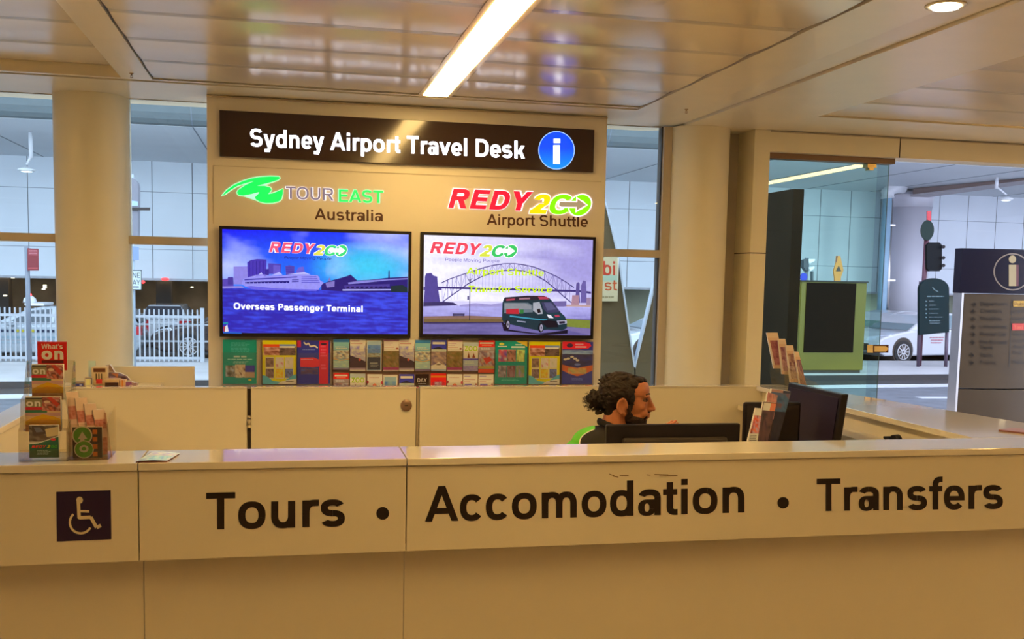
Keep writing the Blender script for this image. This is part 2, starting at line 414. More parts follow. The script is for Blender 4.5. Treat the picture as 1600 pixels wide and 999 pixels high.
def strip_light(x0, x1, y0, y1, label):
    t = thing('strip_light', label, 'ceiling light', ((x0+x1)/2, (y0+y1)/2, Z))
    d = MB(); d.box(x0, x1, y0, y1, Z-.001, Z+.03, lamp); d.build('diffuser', t)
    h = MB(); h.box(x0-.025, x0-.001, y0, y1+.012, Z+.002, Z+.05, M['ceilgloss']); h.box(x1+.001, x1+.025, y0, y1+.012, Z+.002, Z+.05, M['ceilgloss'])
    h.box(x0-.025, x1+.025, y1+.001, y1+.02, Z+.002, Z+.05, M['ceilgloss']); h.build('housing', t)
strip_light(.672, .792, 1.3, 5.265, 'long glowing tube light recessed in the ceiling in front of the travel sign')
strip_light(4.21, 4.33, .2, 4.74, 'tube light in the lobby ceiling, seen mirrored in the glass door')
strip_light(-3.0, -2.88, 1.2, 5.0, 'added unseen tube light lighting the left column, beyond the wheelchair end of the counter')  # extra lamp out of view, added to brighten the left column
# downlight
t = thing('downlight', 'round recessed downlight in the ceiling strip above the glass doors', 'ceiling light', (2.08, 3.05, Z))
d = MB(); d.lathe((2.08, 3.05, Z), [(.052, -.004), (.062, -.004), (.064, .0), (.05, .002)], M['ceil'], 36); d.build('trim_ring', t)
d = MB(); d.lathe((2.08, 3.05, Z), [(.047, -.0042), (.042, -.010), (.018, -.014)], mat('downlight_lamp', (1, 1, 1), emit=(1, .85, .62), es=22), 36); d.build('lamp', t)
for nm, (x, y), lb in (('sprinkler', (-.70, 5.13), 'small brass sprinkler head hanging under the ceiling strip left of the sign'), ('sprinkler', (2.06, 5.22), 'small brass sprinkler head near the round column by the doors')):
    t = thing(nm, lb, 'sprinkler', (x, y, Z)); br = mat('aged_brass', (.45, .28, .12), .3, metal=1)
    d = MB(); d.lathe((x, y, Z), [(.010, 0), (.009, -.003), (.004, -.004), (.0035, -.011)], br, 20); d.build('escutcheon', t)
    d = MB(); d.tube([(x-.005, y, Z-.009), (x-.0055, y, Z-.015), (x, y, Z-.020), (x+.0055, y, Z-.015), (x+.005, y, Z-.009)], .001, br)
    d.lathe((x, y, Z-.022), [(.008, .002), (.0085, .0015), (.002, 0)], br, 20); d.build('deflector', t)

# display wall with its joints
w = MB(); w.box(-.400, 1.745, 5.6, 5.76, 0, Z-.001, M['panelwall']); wall_part('wall_display', w)
j = MB(); zt = at(640, 258, 5.6).z-.05
j.box(-.37, 1.72, 5.597, 5.6005, 2.196, 2.199, M['frame']); j.box(-.372, -.369, 5.597, 5.6005, 1.9, 2.199, M['frame'])
j.box(-.40, 1.745, 5.585, 5.6, Z-.012, Z-.008, M['frame'])
wall_part('trim_2', j)

# round columns
for x, nm in ((-1.005, 'column'), (2.405, 'column')):
    k = MB(); k.cyl((x, 5.9, 0), (x, 5.9, Z), .192, M['column'], n=64, caps=False); wall_part(nm, k)

# window walls, left to right
def window(n, x0, x1, post_r=0, post_l=0):
    fr = MB(); Y0, Y1 = 5.84, 5.92
    fr.box(x0, x1, Y0, Y1, 1.79, 1.834, M['frame']); fr.box(x0, x1, Y0+.02, Y1, 0, .1, M['frame'])
    fr.box(x0, x1, Y0+.03, Y1-.03, Z-.003, Z+.004, M['frame'])
    if post_r:
        fr.box(x1-post_r, x1, Y0-.005, Y1, 0, Z, M['frame']); fr.box(x1-post_r-.006, x1-post_r, Y0+.02, Y1, 0, Z, M['dark'])
    o = wall_part('window_%d' % n, fr)
    g = MB(); g.box(x0, x1, 5.872, 5.878, .1, Z, M['glass']); tag(g.build('pane', o), kind='structure')
window(1, -6, -1.15); window(2, -.85, -.40); window(3, 1.745, 2.222, post_r=.05)
k = MB(); k.box(-6, 9, 5.93, 6.04, Z+.03, 2.76, M['frame']); wall_part('trim_3', k)

# post and wall between round column and glass doors
k = MB(); k.box(2.705, 2.806, 5.75, 5.97, 0, Z, M['column']); k.box(2.5, 2.71, 5.97, 6.03, 0, Z, M['frame'])
k.box(2.703, 2.808, 5.748, 5.972, 1.827, 1.833, M['dark']); wall_part('wall_right_pier', k)
k = MB(); k.box(2.806, 9, 5.75, 5.92, 2.432, Z-.004, M['column']); k.box(3.660, 3.666, 5.748, 5.76, 2.432, Z-.004, M['dark'])
k.box(2.806, 9, 5.749, 5.76, Z-.012, Z-.004, M['frame']); wall_part('wall_right_header', k)
k = MB(); k.box(2.806, 3.668, 5.80, 5.88, 2.40, 2.432, mat('brown_door_rail', (.22, .12, .07), .4)); k.box(2.806, 2.815, 5.80, 5.88, 0, 2.40, M['dark'])
brs = mat('door_pivot_brass', (.42, .30, .14), .3, metal=.8)
k.box(3.50, 3.56, 5.83, 5.885, 2.375, 2.405, brs); k.box(3.515, 3.545, 5.835, 5.88, 2.36, 2.44, brs); k.box(2.812, 2.835, 5.83, 5.885, 2.33, 2.37, brs)
dr = wall_part('door_1', k)
g = MB(); g.box(2.815, 3.665, 5.856, 5.866, .01, 2.40, M['glassgreen']); tag(g.build('pane', dr), kind='structure')
g = MB(); g.box(3.61, 9, 5.892, 5.900, .01, 2.432, M['glasspurple']); tag(g.build('pane', dr), kind='structure')
# arrow plate on the glass door
t = thing('door_plate', 'small tan and brown arrow plate stuck on the glass door', 'sign', tuple(at(1372, 545, 5.845)))
q = Deck(on_wall(5.853)); q.rect(1355, 539, 1364, 551.5, 'f4dca0'); q.rect(1364, 539, 1388, 551.5, '5a2a14')
q.poly([(1366, 541), (1384, 541), (1388, 545), (1384, 549.5), (1366, 549.5)], 'f4dca0'); q.build('arrow_label', M['vinyl'], t)
k = MB(); a, b = at(1355, 539, 5.853), at(1388, 551.5, 5.853); k.box(a.x, b.x, 5.8530, 5.8555, b.z, a.z, M['black']); k.build('backing', t)

# ================================================================== FRONT COUNTER
def counter_unit(label, x0, x1, text, left_end=False):
    t = thing('counter_unit', label, 'counter', ((x0+x1)/2, 3.2, 0), group=None)
    g = .0015
    k = MB(); k.box(x0+g, x1-g, 3.072, 3.295, 1.078, 1.1, M['worktop']); k.build('worktop', t, bevel=.002)
    k = MB(); k.box(x0+g, x1-g, 3.08, 3.10, .812, 1.0755, M['laminate']); k.build('fascia', t, bevel=.001)
    k = MB(); k.box(x0+.003+g, x1+.003-g, 3.15, 3.17, .36, 1.07, M['laminate']); k.build('front_panel', t)
    k = MB(); k.box(x0+.01, x1-.01, 3.17, 3.28, .34, 1.07, M['laminate']); k.build('carcass', t)
    k = MB(); k.box(x0+g, x1-g, 3.19, 3.27, 0, .35, M['laminate']); k.build('plinth', t)
    k = MB(); k.box(x0-.002, x1+.002, 3.105, 3.148, .83, 1.07, M['dark']); k.build('backing_rail', t)
    if text: text(t)
    return t
BLK = '1c0f0c'
def fascia_deck(): return Deck(on_wall(3.0795))
def t1(t):
    q = fascia_deck(); q.poly([(88, 769), (173, 766), (174, 843), (89, 846.5)], '241040'); W_ = 'e6d9b8'
    S = 3.1325
    P = lambda x, y: (x/S, 680+y/S)
    q.disc(*P(390, 319), 5.2, 5.4, W_)
    q.line([P(384, 330), P(388, 405), P(445, 402), P(473, 453), P(494, 442)], 5.4, W_)
    q.line([P(384, 372), P(437, 374)], 3.8, W_)
    q.disc(*P(384, 330), 2.7, 2.7, W_); q.disc(*P(388, 403), 2.7, 2.7, W_)
    cx, cy = P(396, 427)
    q.ring(cx, cy, 15.2, 18.8, W_, a0=28, a1=228)
    q.build('wheelchair_symbol', M['vinyl'], t)
def t2(t):
    q = fascia_deck(); q.text('Tours', (322, 828), (539, 822.5), 57.5, BLK, bold=.045); q.build('lettering', M['vinyl'], t); q = fascia_deck(); q.disc(598, 802.5, 10, 10, BLK); q.build('bullet_dot', M['vinyl'], t)
def t3(t):
    q = fascia_deck(); q.text('Accomodation', (664, 815.5), (1163, 801), 55, BLK, bold=.045); q.build('lettering', M['vinyl'], t); q = fascia_deck(); q.disc(1223.5, 786, 9, 9, BLK); q.build('bullet_dot', M['vinyl'], t)
    q = fascia_deck(); q.text('Transfers', (1276, 799), (1567, 795), 50.5, BLK, bold=.045); q.build('lettering', M['vinyl'], t)
    q = fascia_deck()
    for a, b, c_, d_ in ((952, 741, 960, 744), (958, 744.5, 966, 746), (968, 743, 982, 743.5), (1010, 742, 1016, 742.6), (1022, 741.5, 1044, 742), (1030, 744, 1058, 743)):
        q.line([(a, b), (c_, d_)], 1.1, '6a4a24', same=False)
    q.build('scuff_marks', M['vinyl'], t)
counter_unit('white front counter section with the blue wheelchair symbol', -2.6, -.4165, t1)
counter_unit('white front counter section lettered Tours', -.4165, .3565, t2)
counter_unit('long white front counter section lettered Accomodation and Transfers', .3565, 3.3, t3)

# side returns and rear partition of the booth
def ret(label, pts, inner_x, face):
    t = thing('counter_return', label, 'counter', (sum(p[0] for p in pts)/4, 4.2, 0))
    k = MB(); k.prism(pts, 1.076, 1.1, 'z', M['worktop']); k.build('worktop', t, bevel=.002)
    k = MB(); cx = sum(p[0] for p in pts)/4; q = [(cx+(p[0]-cx)*.82, p[1]) for p in pts]; k.prism(q, 0, 1.075, 'z', M['laminate']); k.build('panel', t)
ret('right hand side counter of the booth beside the glass doors', [(2.466, 3.298), (3.03, 3.298), (2.725, 5.10), (2.466, 5.10)], 0, 0)
ret('narrow left hand side counter of the booth', [(-1.068, 3.298), (-.965, 3.298), (-.965, 5.10), (-1.068, 5.10)], 0, 0)
t = thing('ledge', 'narrow inner shelf fixed below the right side worktop', 'shelf', (2.4, 4.2, 1))
k = MB(); k.box(2.36, 2.50, 3.31, 5.09, .975, 1.0, M['laminate']); k.build('board', t)
for y_ in (3.4, 4.9):
    k = MB(); k.box(2.38, 2.5, y_, y_+.02, .7, .975, M['laminate']); k.build('bracket', t)

def partition(label, x0, x1, cat='partition', door=False):
    t = thing('booth_gate' if door else 'partition_panel', label, cat, ((x0+x1)/2, 5.13, 0))
    k = MB(); k.box(x0, x1, 5.10, 5.16, .06 if door else 0, 1.094, M['laminate']); k.build('panel', t, bevel=.0015)
    k = MB(); k.box(x0, x1, 5.097, 5.163, 1.094, 1.1, M['worktop']); k.build('capping', t)
    return t
partition('low white rear partition at the left, carrying small leaflet boxes', -1.068, -.188)
gate = partition('white gate in the rear partition with a round lock', -.168, .633, 'gate', True)
partition('long white rear partition right of the gate', .652, 2.64)
k = MB(); k.box(-.188, -.166, 5.125, 5.15, 0, 1.09, M['frame']); k.box(.633, .653, 5.125, 5.15, 0, 1.09, M['frame']); k.box(-.184, -.17, 5.12, 5.125, 0.06, 1.09, M['dark'])
k.box(.634, .637, 5.112, 5.125, 0.06, 1.09, M['dark'])
wall_part('trim_4', k)
lk = at(635, 634, 5.09)
k = MB(); k.lathe((lk.x, 5.10, lk.z), [(.0285, 0), (.0285, -.006), (.026, -.009), (.012, -.010)], mat('bronze_lock', (.34, .22, .17), .35, metal=.7), 32, axis='y')
lock = k.build('lock', gate)
k = MB(); k.box(lk.x-.008, lk.x+.008, 5.085, 5.0905, lk.z-.002, lk.z+.002, M['dark']); k.build('keyhole', lock)
k = MB()
for z0, z1 in ((.948, .962), (.919, .946), (.903, .917)): k.cyl((-.177, 5.095, z0), (-.177, 5.095, z1), .008, M['frame'], n=12)
k.build('hinge', gate)
t = thing('side_board', 'low cream board standing behind the rear partition left of the sign wall', 'board', (-.65, 5.4, 0))
k = MB(); a = at(304, 573, 5.4); k.box(-.90, a.x, 5.39, 5.42, 0, a.z, M['laminate']); k.build('board', t, bevel=.001)
k = MB(); k.box(-.90, a.x, 5.42, 5.50, 0, .03, M['laminate']); k.build('foot', t)

# desk inside the booth
t = thing('desk', 'inner work desk behind the lettered counter carrying the black monitors', 'desk', (1.6, 3.65, 0))
k = MB(); k.prism([(.7, 3.30), (2.35, 3.30), (2.35, 4.5), (1.86, 4.5), (1.86, 3.79), (.7, 3.79)], .72, .75, 'z', M['laminate']); k.build('desktop', t, bevel=.002)
for x in (.72, 2.30):
    k = MB(); k.box(x, x+.03, 3.32, 3.78, 0, .72, M['laminate']); k.build('leg', t)

# ================================================================== HEADER SIGN
sgn = thing('header_sign', 'long dark brown header sign with white lit lettering and round blue i', 'sign', (.67, 5.6, 2.36))
gl = mat('dark_acrylic', (.045, .026, .022), .12, var=.02, coat=.15, spec=.4)
a, b = at(343, 172, 5.575), at(930, 271, 5.575)
k = MB(); k.box(-.336, 1.665, 5.575, 5.6, 2.245, 2.478, gl); k.build('panel', sgn, bevel=.0015)
lit_w = attr_mat('backlit_letters', 3.6)
q = Deck(on_wall(5.5745)); q.text('Sydney Airport Travel Desk', (391, 228.5), (820, 248), 27.5, (1, 1, 1.12), bold=.05); q.build('lettering', lit_w, sgn)
lit_b = attr_mat('backlit_symbol', 1.0)
q = Deck(on_wall(5.5745)); q.disc(869.5, 235, 28.5, 30, (.45, .75, 1.6)); 
q.n += 1
N = 48
for i in range(10):
    r0_, r1_ = i/10, (i+1)/10
    for jn in range(N):
        t0, t1_ = 2*PI*jn/N, 2*PI*(jn+1)/N
        pt = [(869.5+27.2*r*math.cos(t_), 235+28.7*r*math.sin(t_)) for r, t_ in ((r0_, t0), (r1_, t0), (r1_, t1_), (r0_, t1_))]
        yy = sum(p[1] for p in pt)/4
        q.poly(pt, mixc((.0, .08, 1.15), (.0, .30, 1.35), (yy-232)/28), same=True)
q.rect(865, 217, 875, 223.5, (3.2, 3.2, 3.6)); q.rect(864.6, 227, 874.6, 256.5, (3.2, 3.2, 3.6)); q.build('information_symbol', lit_b, sgn)

# ================================================================== BACKLIT LOGOS
lg = thing('logo_sign', 'backlit green wave logo with grey and green lettering above the cruise ship screen', 'sign', (.05, 5.6, 2.05))
S = 4.7059
P = lambda x, y: (320+x/S, 150+y/S)
GR = (.0, 1.05, .12); HALO = (1.5, 1.35, 1.4)
def sw(pts, col, q): q.poly([P(*p) for p in pts], col)
wave1 = [(124, 738), (160, 695), (215, 655), (280, 627), (340, 608), (410, 596), (480, 592), (545, 594), (553, 606), (540, 618), (490, 634), (420, 652), (385, 660), (440, 662), (480, 672), (490, 690), (478, 708), (466, 722), (500, 716), (540, 700), (575, 682), (574, 720), (564, 758), (545, 775), (500, 786), (450, 788), (405, 778), (375, 760), (368, 745), (385, 728), (402, 712), (395, 708), (340, 722), (285, 733), (250, 730), (236, 712), (246, 692), (300, 655), (360, 628), (300, 642), (240, 662), (190, 692), (150, 722)]
def halo(pts, s):       # outline grown outwards
    n = len(pts); out = []
    area = sum(pts[i][0]*pts[(i+1) % n][1]-pts[(i+1) % n][0]*pts[i][1] for i in range(n))
    sg = 1 if area > 0 else -1
    for i in range(n):
        a_, b_ = Vector(pts[i-1]), Vector(pts[(i+1) % n]); d_ = (b_-a_).normalized()
        out.append((pts[i][0]+d_.y*s*sg, pts[i][1]-d_.x*s*sg))
    return out
q = Deck(on_wall(5.597)); sw(halo(wave1, 5), (.55, 1.5, .7), q); sw(wave1, GR, q); q.build('wave_emblem', lit_b, lg)
q = Deck(on_wall(5.597))
q.text('TOUR', P(592, 757), P(952, 772), 19.8, HALO, bold=.06); q.text('TOUR', P(596, 755), P(949, 770), 19.0, (.23, .17, .22), bold=.022)
q.text('EAST', P(980, 780), P(1316, 791), 20.5, (.5, 1.4, .7), bold=.065); q.text('EAST', P(986, 778), P(1311, 787), 19.0, GR, bold=.035)
q.build('lettering', lit_b, lg)
q = Deck(on_wall(5.599)); q.text('Australia', (491.5, 343), (598, 346), 17.5, '553329', bold=.034); q.build('caption', M['vinyl'], lg)

lg = thing('logo_sign', 'backlit red, yellow and green italic logo with arrow above the shuttle van screen', 'sign', (1.35, 5.6, 2.05))
P2 = lambda x, y: (640+x/S, 150+y/S)
def redy(q, PP, sc_, halo_col, red, yel, grn, arrow, hb=.155, sh=.28):
    """the REDY2GO wordmark; PP maps wordmark units (1070 wide, 190 high) to the surface"""
    h = 145*sc_
    for col_, bb, off in ((halo_col, hb, 4), (None, .095, 0)):
        for word, x0, x1, y, c_ in (('REDY', 5, 640, 158, red), ('2', 608, 768, 192, yel), ('G', 760, 930, 192, grn)):
            yy = y+(.0 if word == 'REDY' else -2)
            q.text(word, PP(x0-off, yy-(0 if word != 'REDY' else 0)+off*.6), PP(x1+off, yy+14*(1 if word == 'REDY' else .0)+off*.6), h*(1.06 if bb == hb else 1.0), col_ if col_ is not None else c_, bold=bb, shear=sh)
    cx, cy = 990, 120
    def rg(ra, rb, c_):
        q.n += 1; n = 40
        for i in range(n):
            t0, t1_ = 2*PI*i/n, 2*PI*(i+1)/n; pts = []
            for r, t_ in ((ra, t0), (rb, t0), (rb, t1_), (ra, t1_)):
                xx, yy = 1.0*r*math.cos(t_), r*math.sin(t_); pts.append(PP(cx+xx-yy*.22, cy+yy*.98))
            q.poly(pts, c_, same=True)
    rg(30, 88, halo_col); rg(36, 80, grn)
    q.poly([PP(*p) for p in ((826, 90), (960, 90), (960, 56), (1048, 118), (955, 176), (957, 142), (846, 142), (820, 130))], halo_col)
    q.poly([PP(*p) for p in ((838, 98), (968, 98), (970, 72), (1034, 117), (964, 160), (966, 134), (850, 134), (832, 124))], arrow)
q = Deck(on_wall(5.597))
redy(q, lambda x, y: P2(278+x*.985, 668+y*.985+x*.018), .985/S, (1.9, 1.35, 1.3), (1.15, .004, .04), (1.3, .85, .0), (.28, 1.15, .0), (.42, .30, .16))
q.build('lettering', lit_b, lg)
q = Deck(on_wall(5.599)); q.text('Airport Shuttle', (760.5, 351.5), (918.5, 355), 17, '553329', bold=.034); q.build('caption', M['vinyl'], lg)

# ================================================================== SCREENS
scr = attr_mat('screen_picture', 1.0, rough=.12, fine=60)
def tv(label, x0, x1, z0, z1):
    t = thing('wall_screen', label, 'screen', ((x0+x1)/2, 5.6, (z0+z1)/2))
    k = MB(); y0, y1 = 5.553, 5.6; b = .016
    k.box(x0, x1, y0+.004, y1, z0, z1, M['black']); k.build('housing', t, bevel=.003)
    k = MB(); k.box(x0, x1, y0, y0+.006, z1-b, z1, M['black']); k.box(x0, x1, y0, y0+.006, z0, z0+b*1.3, M['black'])
    k.box(x0, x0+b, y0, y0+.006, z0+b, z1-b, M['black']); k.box(x1-b, x1, y0, y0+.006, z0+b, z1-b, M['black']); k.build('bezel', t)
    sx0, sx1, sz0, sz1 = x0+b, x1-b, z0+b*1.3, z1-b
    q = Deck(lambda u, v, o: Vector((sx0+(sx1-sx0)*u, y0+.0038-o*.25, sz1-(sz1-sz0)*v)))
    return t, q
t, q = tv('wall screen showing a white cruise ship on deep blue water', -.34, .655, 1.316, 1.888)
def sky1(u, v):
    n = fbm(u*3+3, v*4, 1)
    if v < .56:
        c_ = mixc((.01, .01, .95), (.02, .20, 1.0), v*1.7+u*.25)
        cy = mixc(c_, (.05, .62, .95), max(0, 1-((u-.78)**2*9+(v-.33)**2*14)))
        cl = max(0, (u-.55)*1.1)*(1-abs(v-.15)*1.2)+n*.5+max(0, .30-abs(u-.03)-abs(v-.36)*.9)*2.6+max(0, v-.36)*.8-.12*(u < .55)
        hole = max(0, 1-((u-.80)**2*22+(v-.33)**2*28))
        return mixc(cy, (.80, .88, 1.25), max(0, cl)*.8*(1-.8*hole))
    n2 = fbm(u*9, v*60, 2)
    return mixc((.03, .02, .45), (.05, .08, .85), u*.45+.15+n2*1.5-(v-.6)*.5)
q.grid(0, 0, 1, 1, 120, 70, sky1)
C1 = lambda x, y: ((x-92)/1391, (y-(62+45*(x-92)/1391))/((848+14*(x-92)/1391)-(62+45*(x-92)/1391)))
def pg(pts, c_): q.poly([C1(*p) for p in pts], c_)
pg([(92, 440), (170, 430), (172, 510), (92, 508)], '5a48b8'); pg([(130, 425), (168, 423), (170, 480), (130, 480)], '4a3aa0')
pg([(172, 345), (298, 342), (300, 430), (240, 440), (240, 480), (172, 478)], '9088e8')
pg([(272, 312), (300, 295), (345, 288), (412, 292), (410, 420), (275, 430)], '4a38b8')
for i in range(5): pg([(285+i*25, 305), (292+i*25, 303), (290+i*25, 410), (285+i*25, 412)], '3826a0')
pg([(425, 320), (520, 326), (516, 400), (428, 402)], '5344b8'); pg([(462, 335), (512, 338), (512, 398), (462, 398)], '6a5cd0')
pg([(400, 365), (430, 362), (430, 410), (400, 412)], '3c2c9c'); pg([(552, 342), (580, 336), (618, 344), (616, 408), (556, 408)], '5545b8')
for i in range(3): pg([(556, 352+i*14), (614, 354+i*14), (614, 358+i*14), (556, 356+i*14)], '4030a0')
pg([(632, 380), (650, 352), (685, 346), (694, 380), (700, 412), (640, 410)], '6c60d8')
# far shore
pg([(820, 480), (870, 460), (920, 445), (940, 440), (1010, 420), (1040, 408), (1060, 425), (1090, 452), (1180, 448), (1328, 432), (1330, 378), (1338, 378), (1340, 432), (1480, 425), (1480, 545), (1300, 540), (1000, 535), (820, 525)], '2a1c78')
pg([(1020, 468), (1110, 455), (1480, 435), (1480, 445), (1330, 452), (1100, 475), (1025, 480)], '8c88e0'); pg([(990, 490), (1340, 480), (1340, 500), (1000, 520)], '4a3c98')
for i in range(9): pg([(1010+i*36, 498), (1030+i*36, 497), (1030+i*36, 512), (1010+i*36, 513)], '20145c')
pg([(980, 518), (1350, 518), (1350, 528), (980, 530)], 'a8a8e8'); pg([(1350, 495), (1440, 488), (1480, 510), (1480, 545), (1350, 540)], '1c3038')
pg([(850, 470), (920, 455), (918, 500), (860, 505)], '8478c8'); pg([(868, 455), (880, 428), (892, 455)], '8478c8')
# ship
pg([(232, 462), (250, 435), (300, 420), (640, 408), (700, 410), (790, 412), (806, 430), (806, 448), (840, 470), (826, 480), (800, 520), (780, 532), (380, 524), (300, 515), (256, 495), (232, 480)], '9a96f8')
pg([(256, 496), (300, 515), (380, 524), (780, 532), (800, 520), (500, 512), (300, 492)], '6c66e8')
pg([(250, 440), (640, 420), (640, 428), (252, 450)], '4038b0'); pg([(256, 462), (580, 454), (580, 470), (258, 474)], '241c80')
for i in range(12): pg([(262+i*27, 463), (266+i*27, 463), (266+i*27, 473), (262+i*27, 473)], '9a96f8')
pg([(600, 445), (650, 443), (650, 448), (600, 450)], '3028a0'); pg([(600, 458), (650, 456), (650, 462), (600, 464)], '3028a0')
for i in range(4): pg([(670, 422+i*14), (780+i*8, 420+i*14), (786+i*8, 426+i*14), (672, 428+i*14)], '5c58d8')
pg([(300, 420), (345, 412), (375, 388), (392, 418)], 'c0c0ff'); pg([(448, 412), (505, 385), (530, 408)], 'b4b4ff'); pg([(560, 406), (690, 385), (740, 408)], 'b8b8ff'); pg([(330, 408), (390, 404), (430, 412), (330, 420)], '8c84f0')
pg([(92, 495), (232, 492), (250, 508), (92, 512)], '8c84e0')
redy(q, lambda x, y: C1(428+x*.545, 150+y*.545+x*.012), .545/790, (1.5, 1.4, 1.5), (.95, .10, .22), (.85, .80, .10), (.05, .78, .22), (1.5, 1.4, 1.5), hb=.17)
q.text('People Moving People', C1(542, 286), C1(893, 297), .026, '1c10a0', bold=.0, shear=.2)
q.text('Overseas Passenger Terminal', C1(172, 668), C1(1134, 692), .063, (1.5, 1.5, 1.6), bold=.06)
pg([(95, 770), (130, 768), (130, 782), (95, 782)], '1890a8'); pg([(110, 800), (125, 785), (134, 838), (105, 842)], 'e8e0e8'); pg([(97, 800), (112, 798), (106, 840), (98, 842)], 'a83030'); pg([(95, 840), (230, 846), (230, 856), (95, 852)], '2060c8')
q.build('picture', scr, t)

t, q = tv('wall screen showing a black shuttle van before an arch bridge', .706, 1.684, 1.318, 1.888)
def sky2(u, v):
    n = fbm(u*2.6+7, v*7, 5)
    if v < .70:
        c_ = mixc((.98, .96, 1.25), (.40, .36, .78), u*1.25-.1+n*.35-max(0, v-.35)*1.2)
        return c_ if v < .66 else mixc(c_, (.62, .58, .95), .7)
    if v < .83: return mixc((.48, .46, .92), (.26, .24, .62), (v-.70)*5+fbm(u*8, v*70, 3)*.5)
    return mixc((.12, .10, .30), (.20, .17, .46), fbm(u*5, v*40, 9)*.8+.4+(.5-u)*.4)
q.grid(0, 0, 1, 1, 110, 66, sky2)
C2 = lambda x, y: ((x-102)/1312, (y-(118+32*(x-102)/1312))/((888+7*(x-102)/1312)-(118+32*(x-102)/1312)))
def pg(pts, c_): q.poly([C2(*p) for p in pts], c_)
def ln(pts, w, c_):
    for a_, b_ in zip(pts, pts[1:]):
        d_ = (Vector(b_)-Vector(a_)).normalized()*w/2; n_ = (-d_.y, d_.x)
        pg([(a_[0]+n_[0], a_[1]+n_[1]), (b_[0]+n_[0], b_[1]+n_[1]), (b_[0]-n_[0], b_[1]-n_[1]), (a_[0]-n_[0], a_[1]-n_[1])], c_)
pg([(380, 660), (500, 645), (620, 655), (720, 640), (1200, 635), (1200, 672), (380, 672)], 'a49cd8')
pg([(104, 520), (240, 520), (240, 545), (104, 545)], '5a4c98')
pg([(112, 440), (122, 415), (160, 411), (176, 432), (205, 440), (212, 520), (232, 655), (104, 662), (112, 540)], '54489a')
pg([(104, 640), (260, 635), (330, 640), (365, 662), (104, 672)], '3c3468')
top = [(235, 490), (300, 458), (420, 415), (560, 368), (640, 348), (720, 337), (800, 336), (870, 345), (950, 362), (1040, 395), (1130, 435), (1200, 475), (1270, 520)]
bot = [(245, 640), (310, 590), (380, 540), (440, 495), (540, 440), (620, 410), (720, 390), (800, 386), (880, 396), (960, 425), (1040, 468), (1120, 530), (1190, 590), (1255, 640)]
ln(top, 7, '42367e'); ln(bot, 8, '42367e')
def interp(pl, x):
    for (a_, b_), (c_, d_) in zip(pl, pl[1:]):
        if a_ <= x <= c_: return b_+(d_-b_)*(x-a_)/(c_-a_)
    return pl[-1][1]
xs = list(range(250, 1260, 34))
for i, x in enumerate(xs):
    ln([(x, interp(top, x)), (x, interp(bot, x))], 3, '5c509c')
    if i+1 < len(xs): ln([(x, interp(top, x)), (xs[i+1], interp(bot, xs[i+1]))] if i % 2 else [(x, interp(bot, x)), (xs[i+1], interp(top, xs[i+1]))], 2.5, '6a5eaa')
for x in range(470, 1100, 26): ln([(x, interp(bot, x)), (x, 535)], 1.6, '8880c0')
for x in range(240, 380, 24): ln([(x, 535), (x, 620)], 1.6, '8880c0')
pg([(205, 516), (1300, 540), (1405, 552), (1405, 568), (1300, 556), (205, 532)], '42367e')
pg([(1285, 490), (1300, 478), (1312, 490), (1312, 560), (1320, 640), (1280, 640)], '60549c'); pg([(1325, 500), (1340, 465), (1362, 470), (1368, 545), (1372, 640), (1322, 640)], '6c60a8')
pg([(1255, 580), (1310, 580), (1312, 655), (1250, 655)], 'b0889c'); pg([(1370, 600), (1406, 600), (1406, 665), (1370, 665)], '9c84a8'); pg([(1200, 655), (1406, 655), (1406, 672), (1200, 668)], 'c0a0a0')
pg([(1100, 630), (1210, 625), (1210, 668), (1100, 668)], '7468a8')
pg([(104, 750), (440, 742), (720, 752), (720, 790), (440, 800), (104, 795)], '8c6c60'); pg([(104, 770), (440, 765), (720, 770), (720, 788), (104, 796)], '78603c')
pg([(1200, 765), (1406, 775), (1406, 840), (1200, 825)], '7c8838'); pg([(104, 795), (720, 790), (720, 800), (104, 806)], '3c3058')
pg([(1150, 830), (1406, 842), (1406, 893), (1250, 860)], '7c70a8')
ln([(452, 440), (454, 780)], 5, '1c1430'); ln([(434, 455), (452, 470), (470, 452)], 4, '2c2448'); pg([(434, 590), (448, 590), (448, 620), (434, 620)], '5c5488')
pg([(325, 726), (415, 726), (415, 736), (325, 736)], '3c3458'); ln([(332, 736), (332, 748)], 5, '3c3458'); ln([(408, 736), (408, 748)], 5, '3c3458'); pg([(325, 740), (415, 740), (415, 746), (325, 746)], '3c3458')
# shuttle van
pg([(700, 790), (720, 800), (760, 850), (990, 880), (1100, 870), (1225, 850), (1225, 880), (1050, 893), (720, 860)], '160e28')
pg([(706, 640), (716, 610), (724, 598), (900, 585), (1030, 586), (1075, 605), (1100, 632), (1165, 715), (1200, 745), (1218, 790), (1218, 838), (1180, 856), (1060, 850), (1000, 860), (900, 838), (720, 798), (704, 770)], '17323e')
pg([(718, 640), (905, 640), (940, 660), (945, 715), (720, 722)], '6a7884'); pg([(722, 646), (880, 644), (930, 664), (934, 690), (722, 690)], '8c9098')
pg([(722, 600), (900, 588), (1030, 590), (1070, 612), (900, 620), (722, 626)], '2c2030'); pg([(735, 612), (800, 606), (800, 620), (735, 626)], 'b04058'); pg([(835, 604), (920, 600), (920, 612), (835, 616)], 'a87888')
pg([(982, 592), (1050, 592), (1072, 612), (995, 614)], 'b83c58')
pg([(945, 640), (995, 632), (1020, 700), (1022, 726), (985, 730), (945, 700)], 'a8acb8'); pg([(1010, 636), (1090, 632), (1165, 712), (1060, 720), (1030, 690)], '3c3c60'); pg([(1030, 640), (1085, 638), (1130, 690), (1060, 700)], '585880')
pg([(975, 690), (1000, 685), (1008, 715), (985, 722)], '1a0e18')
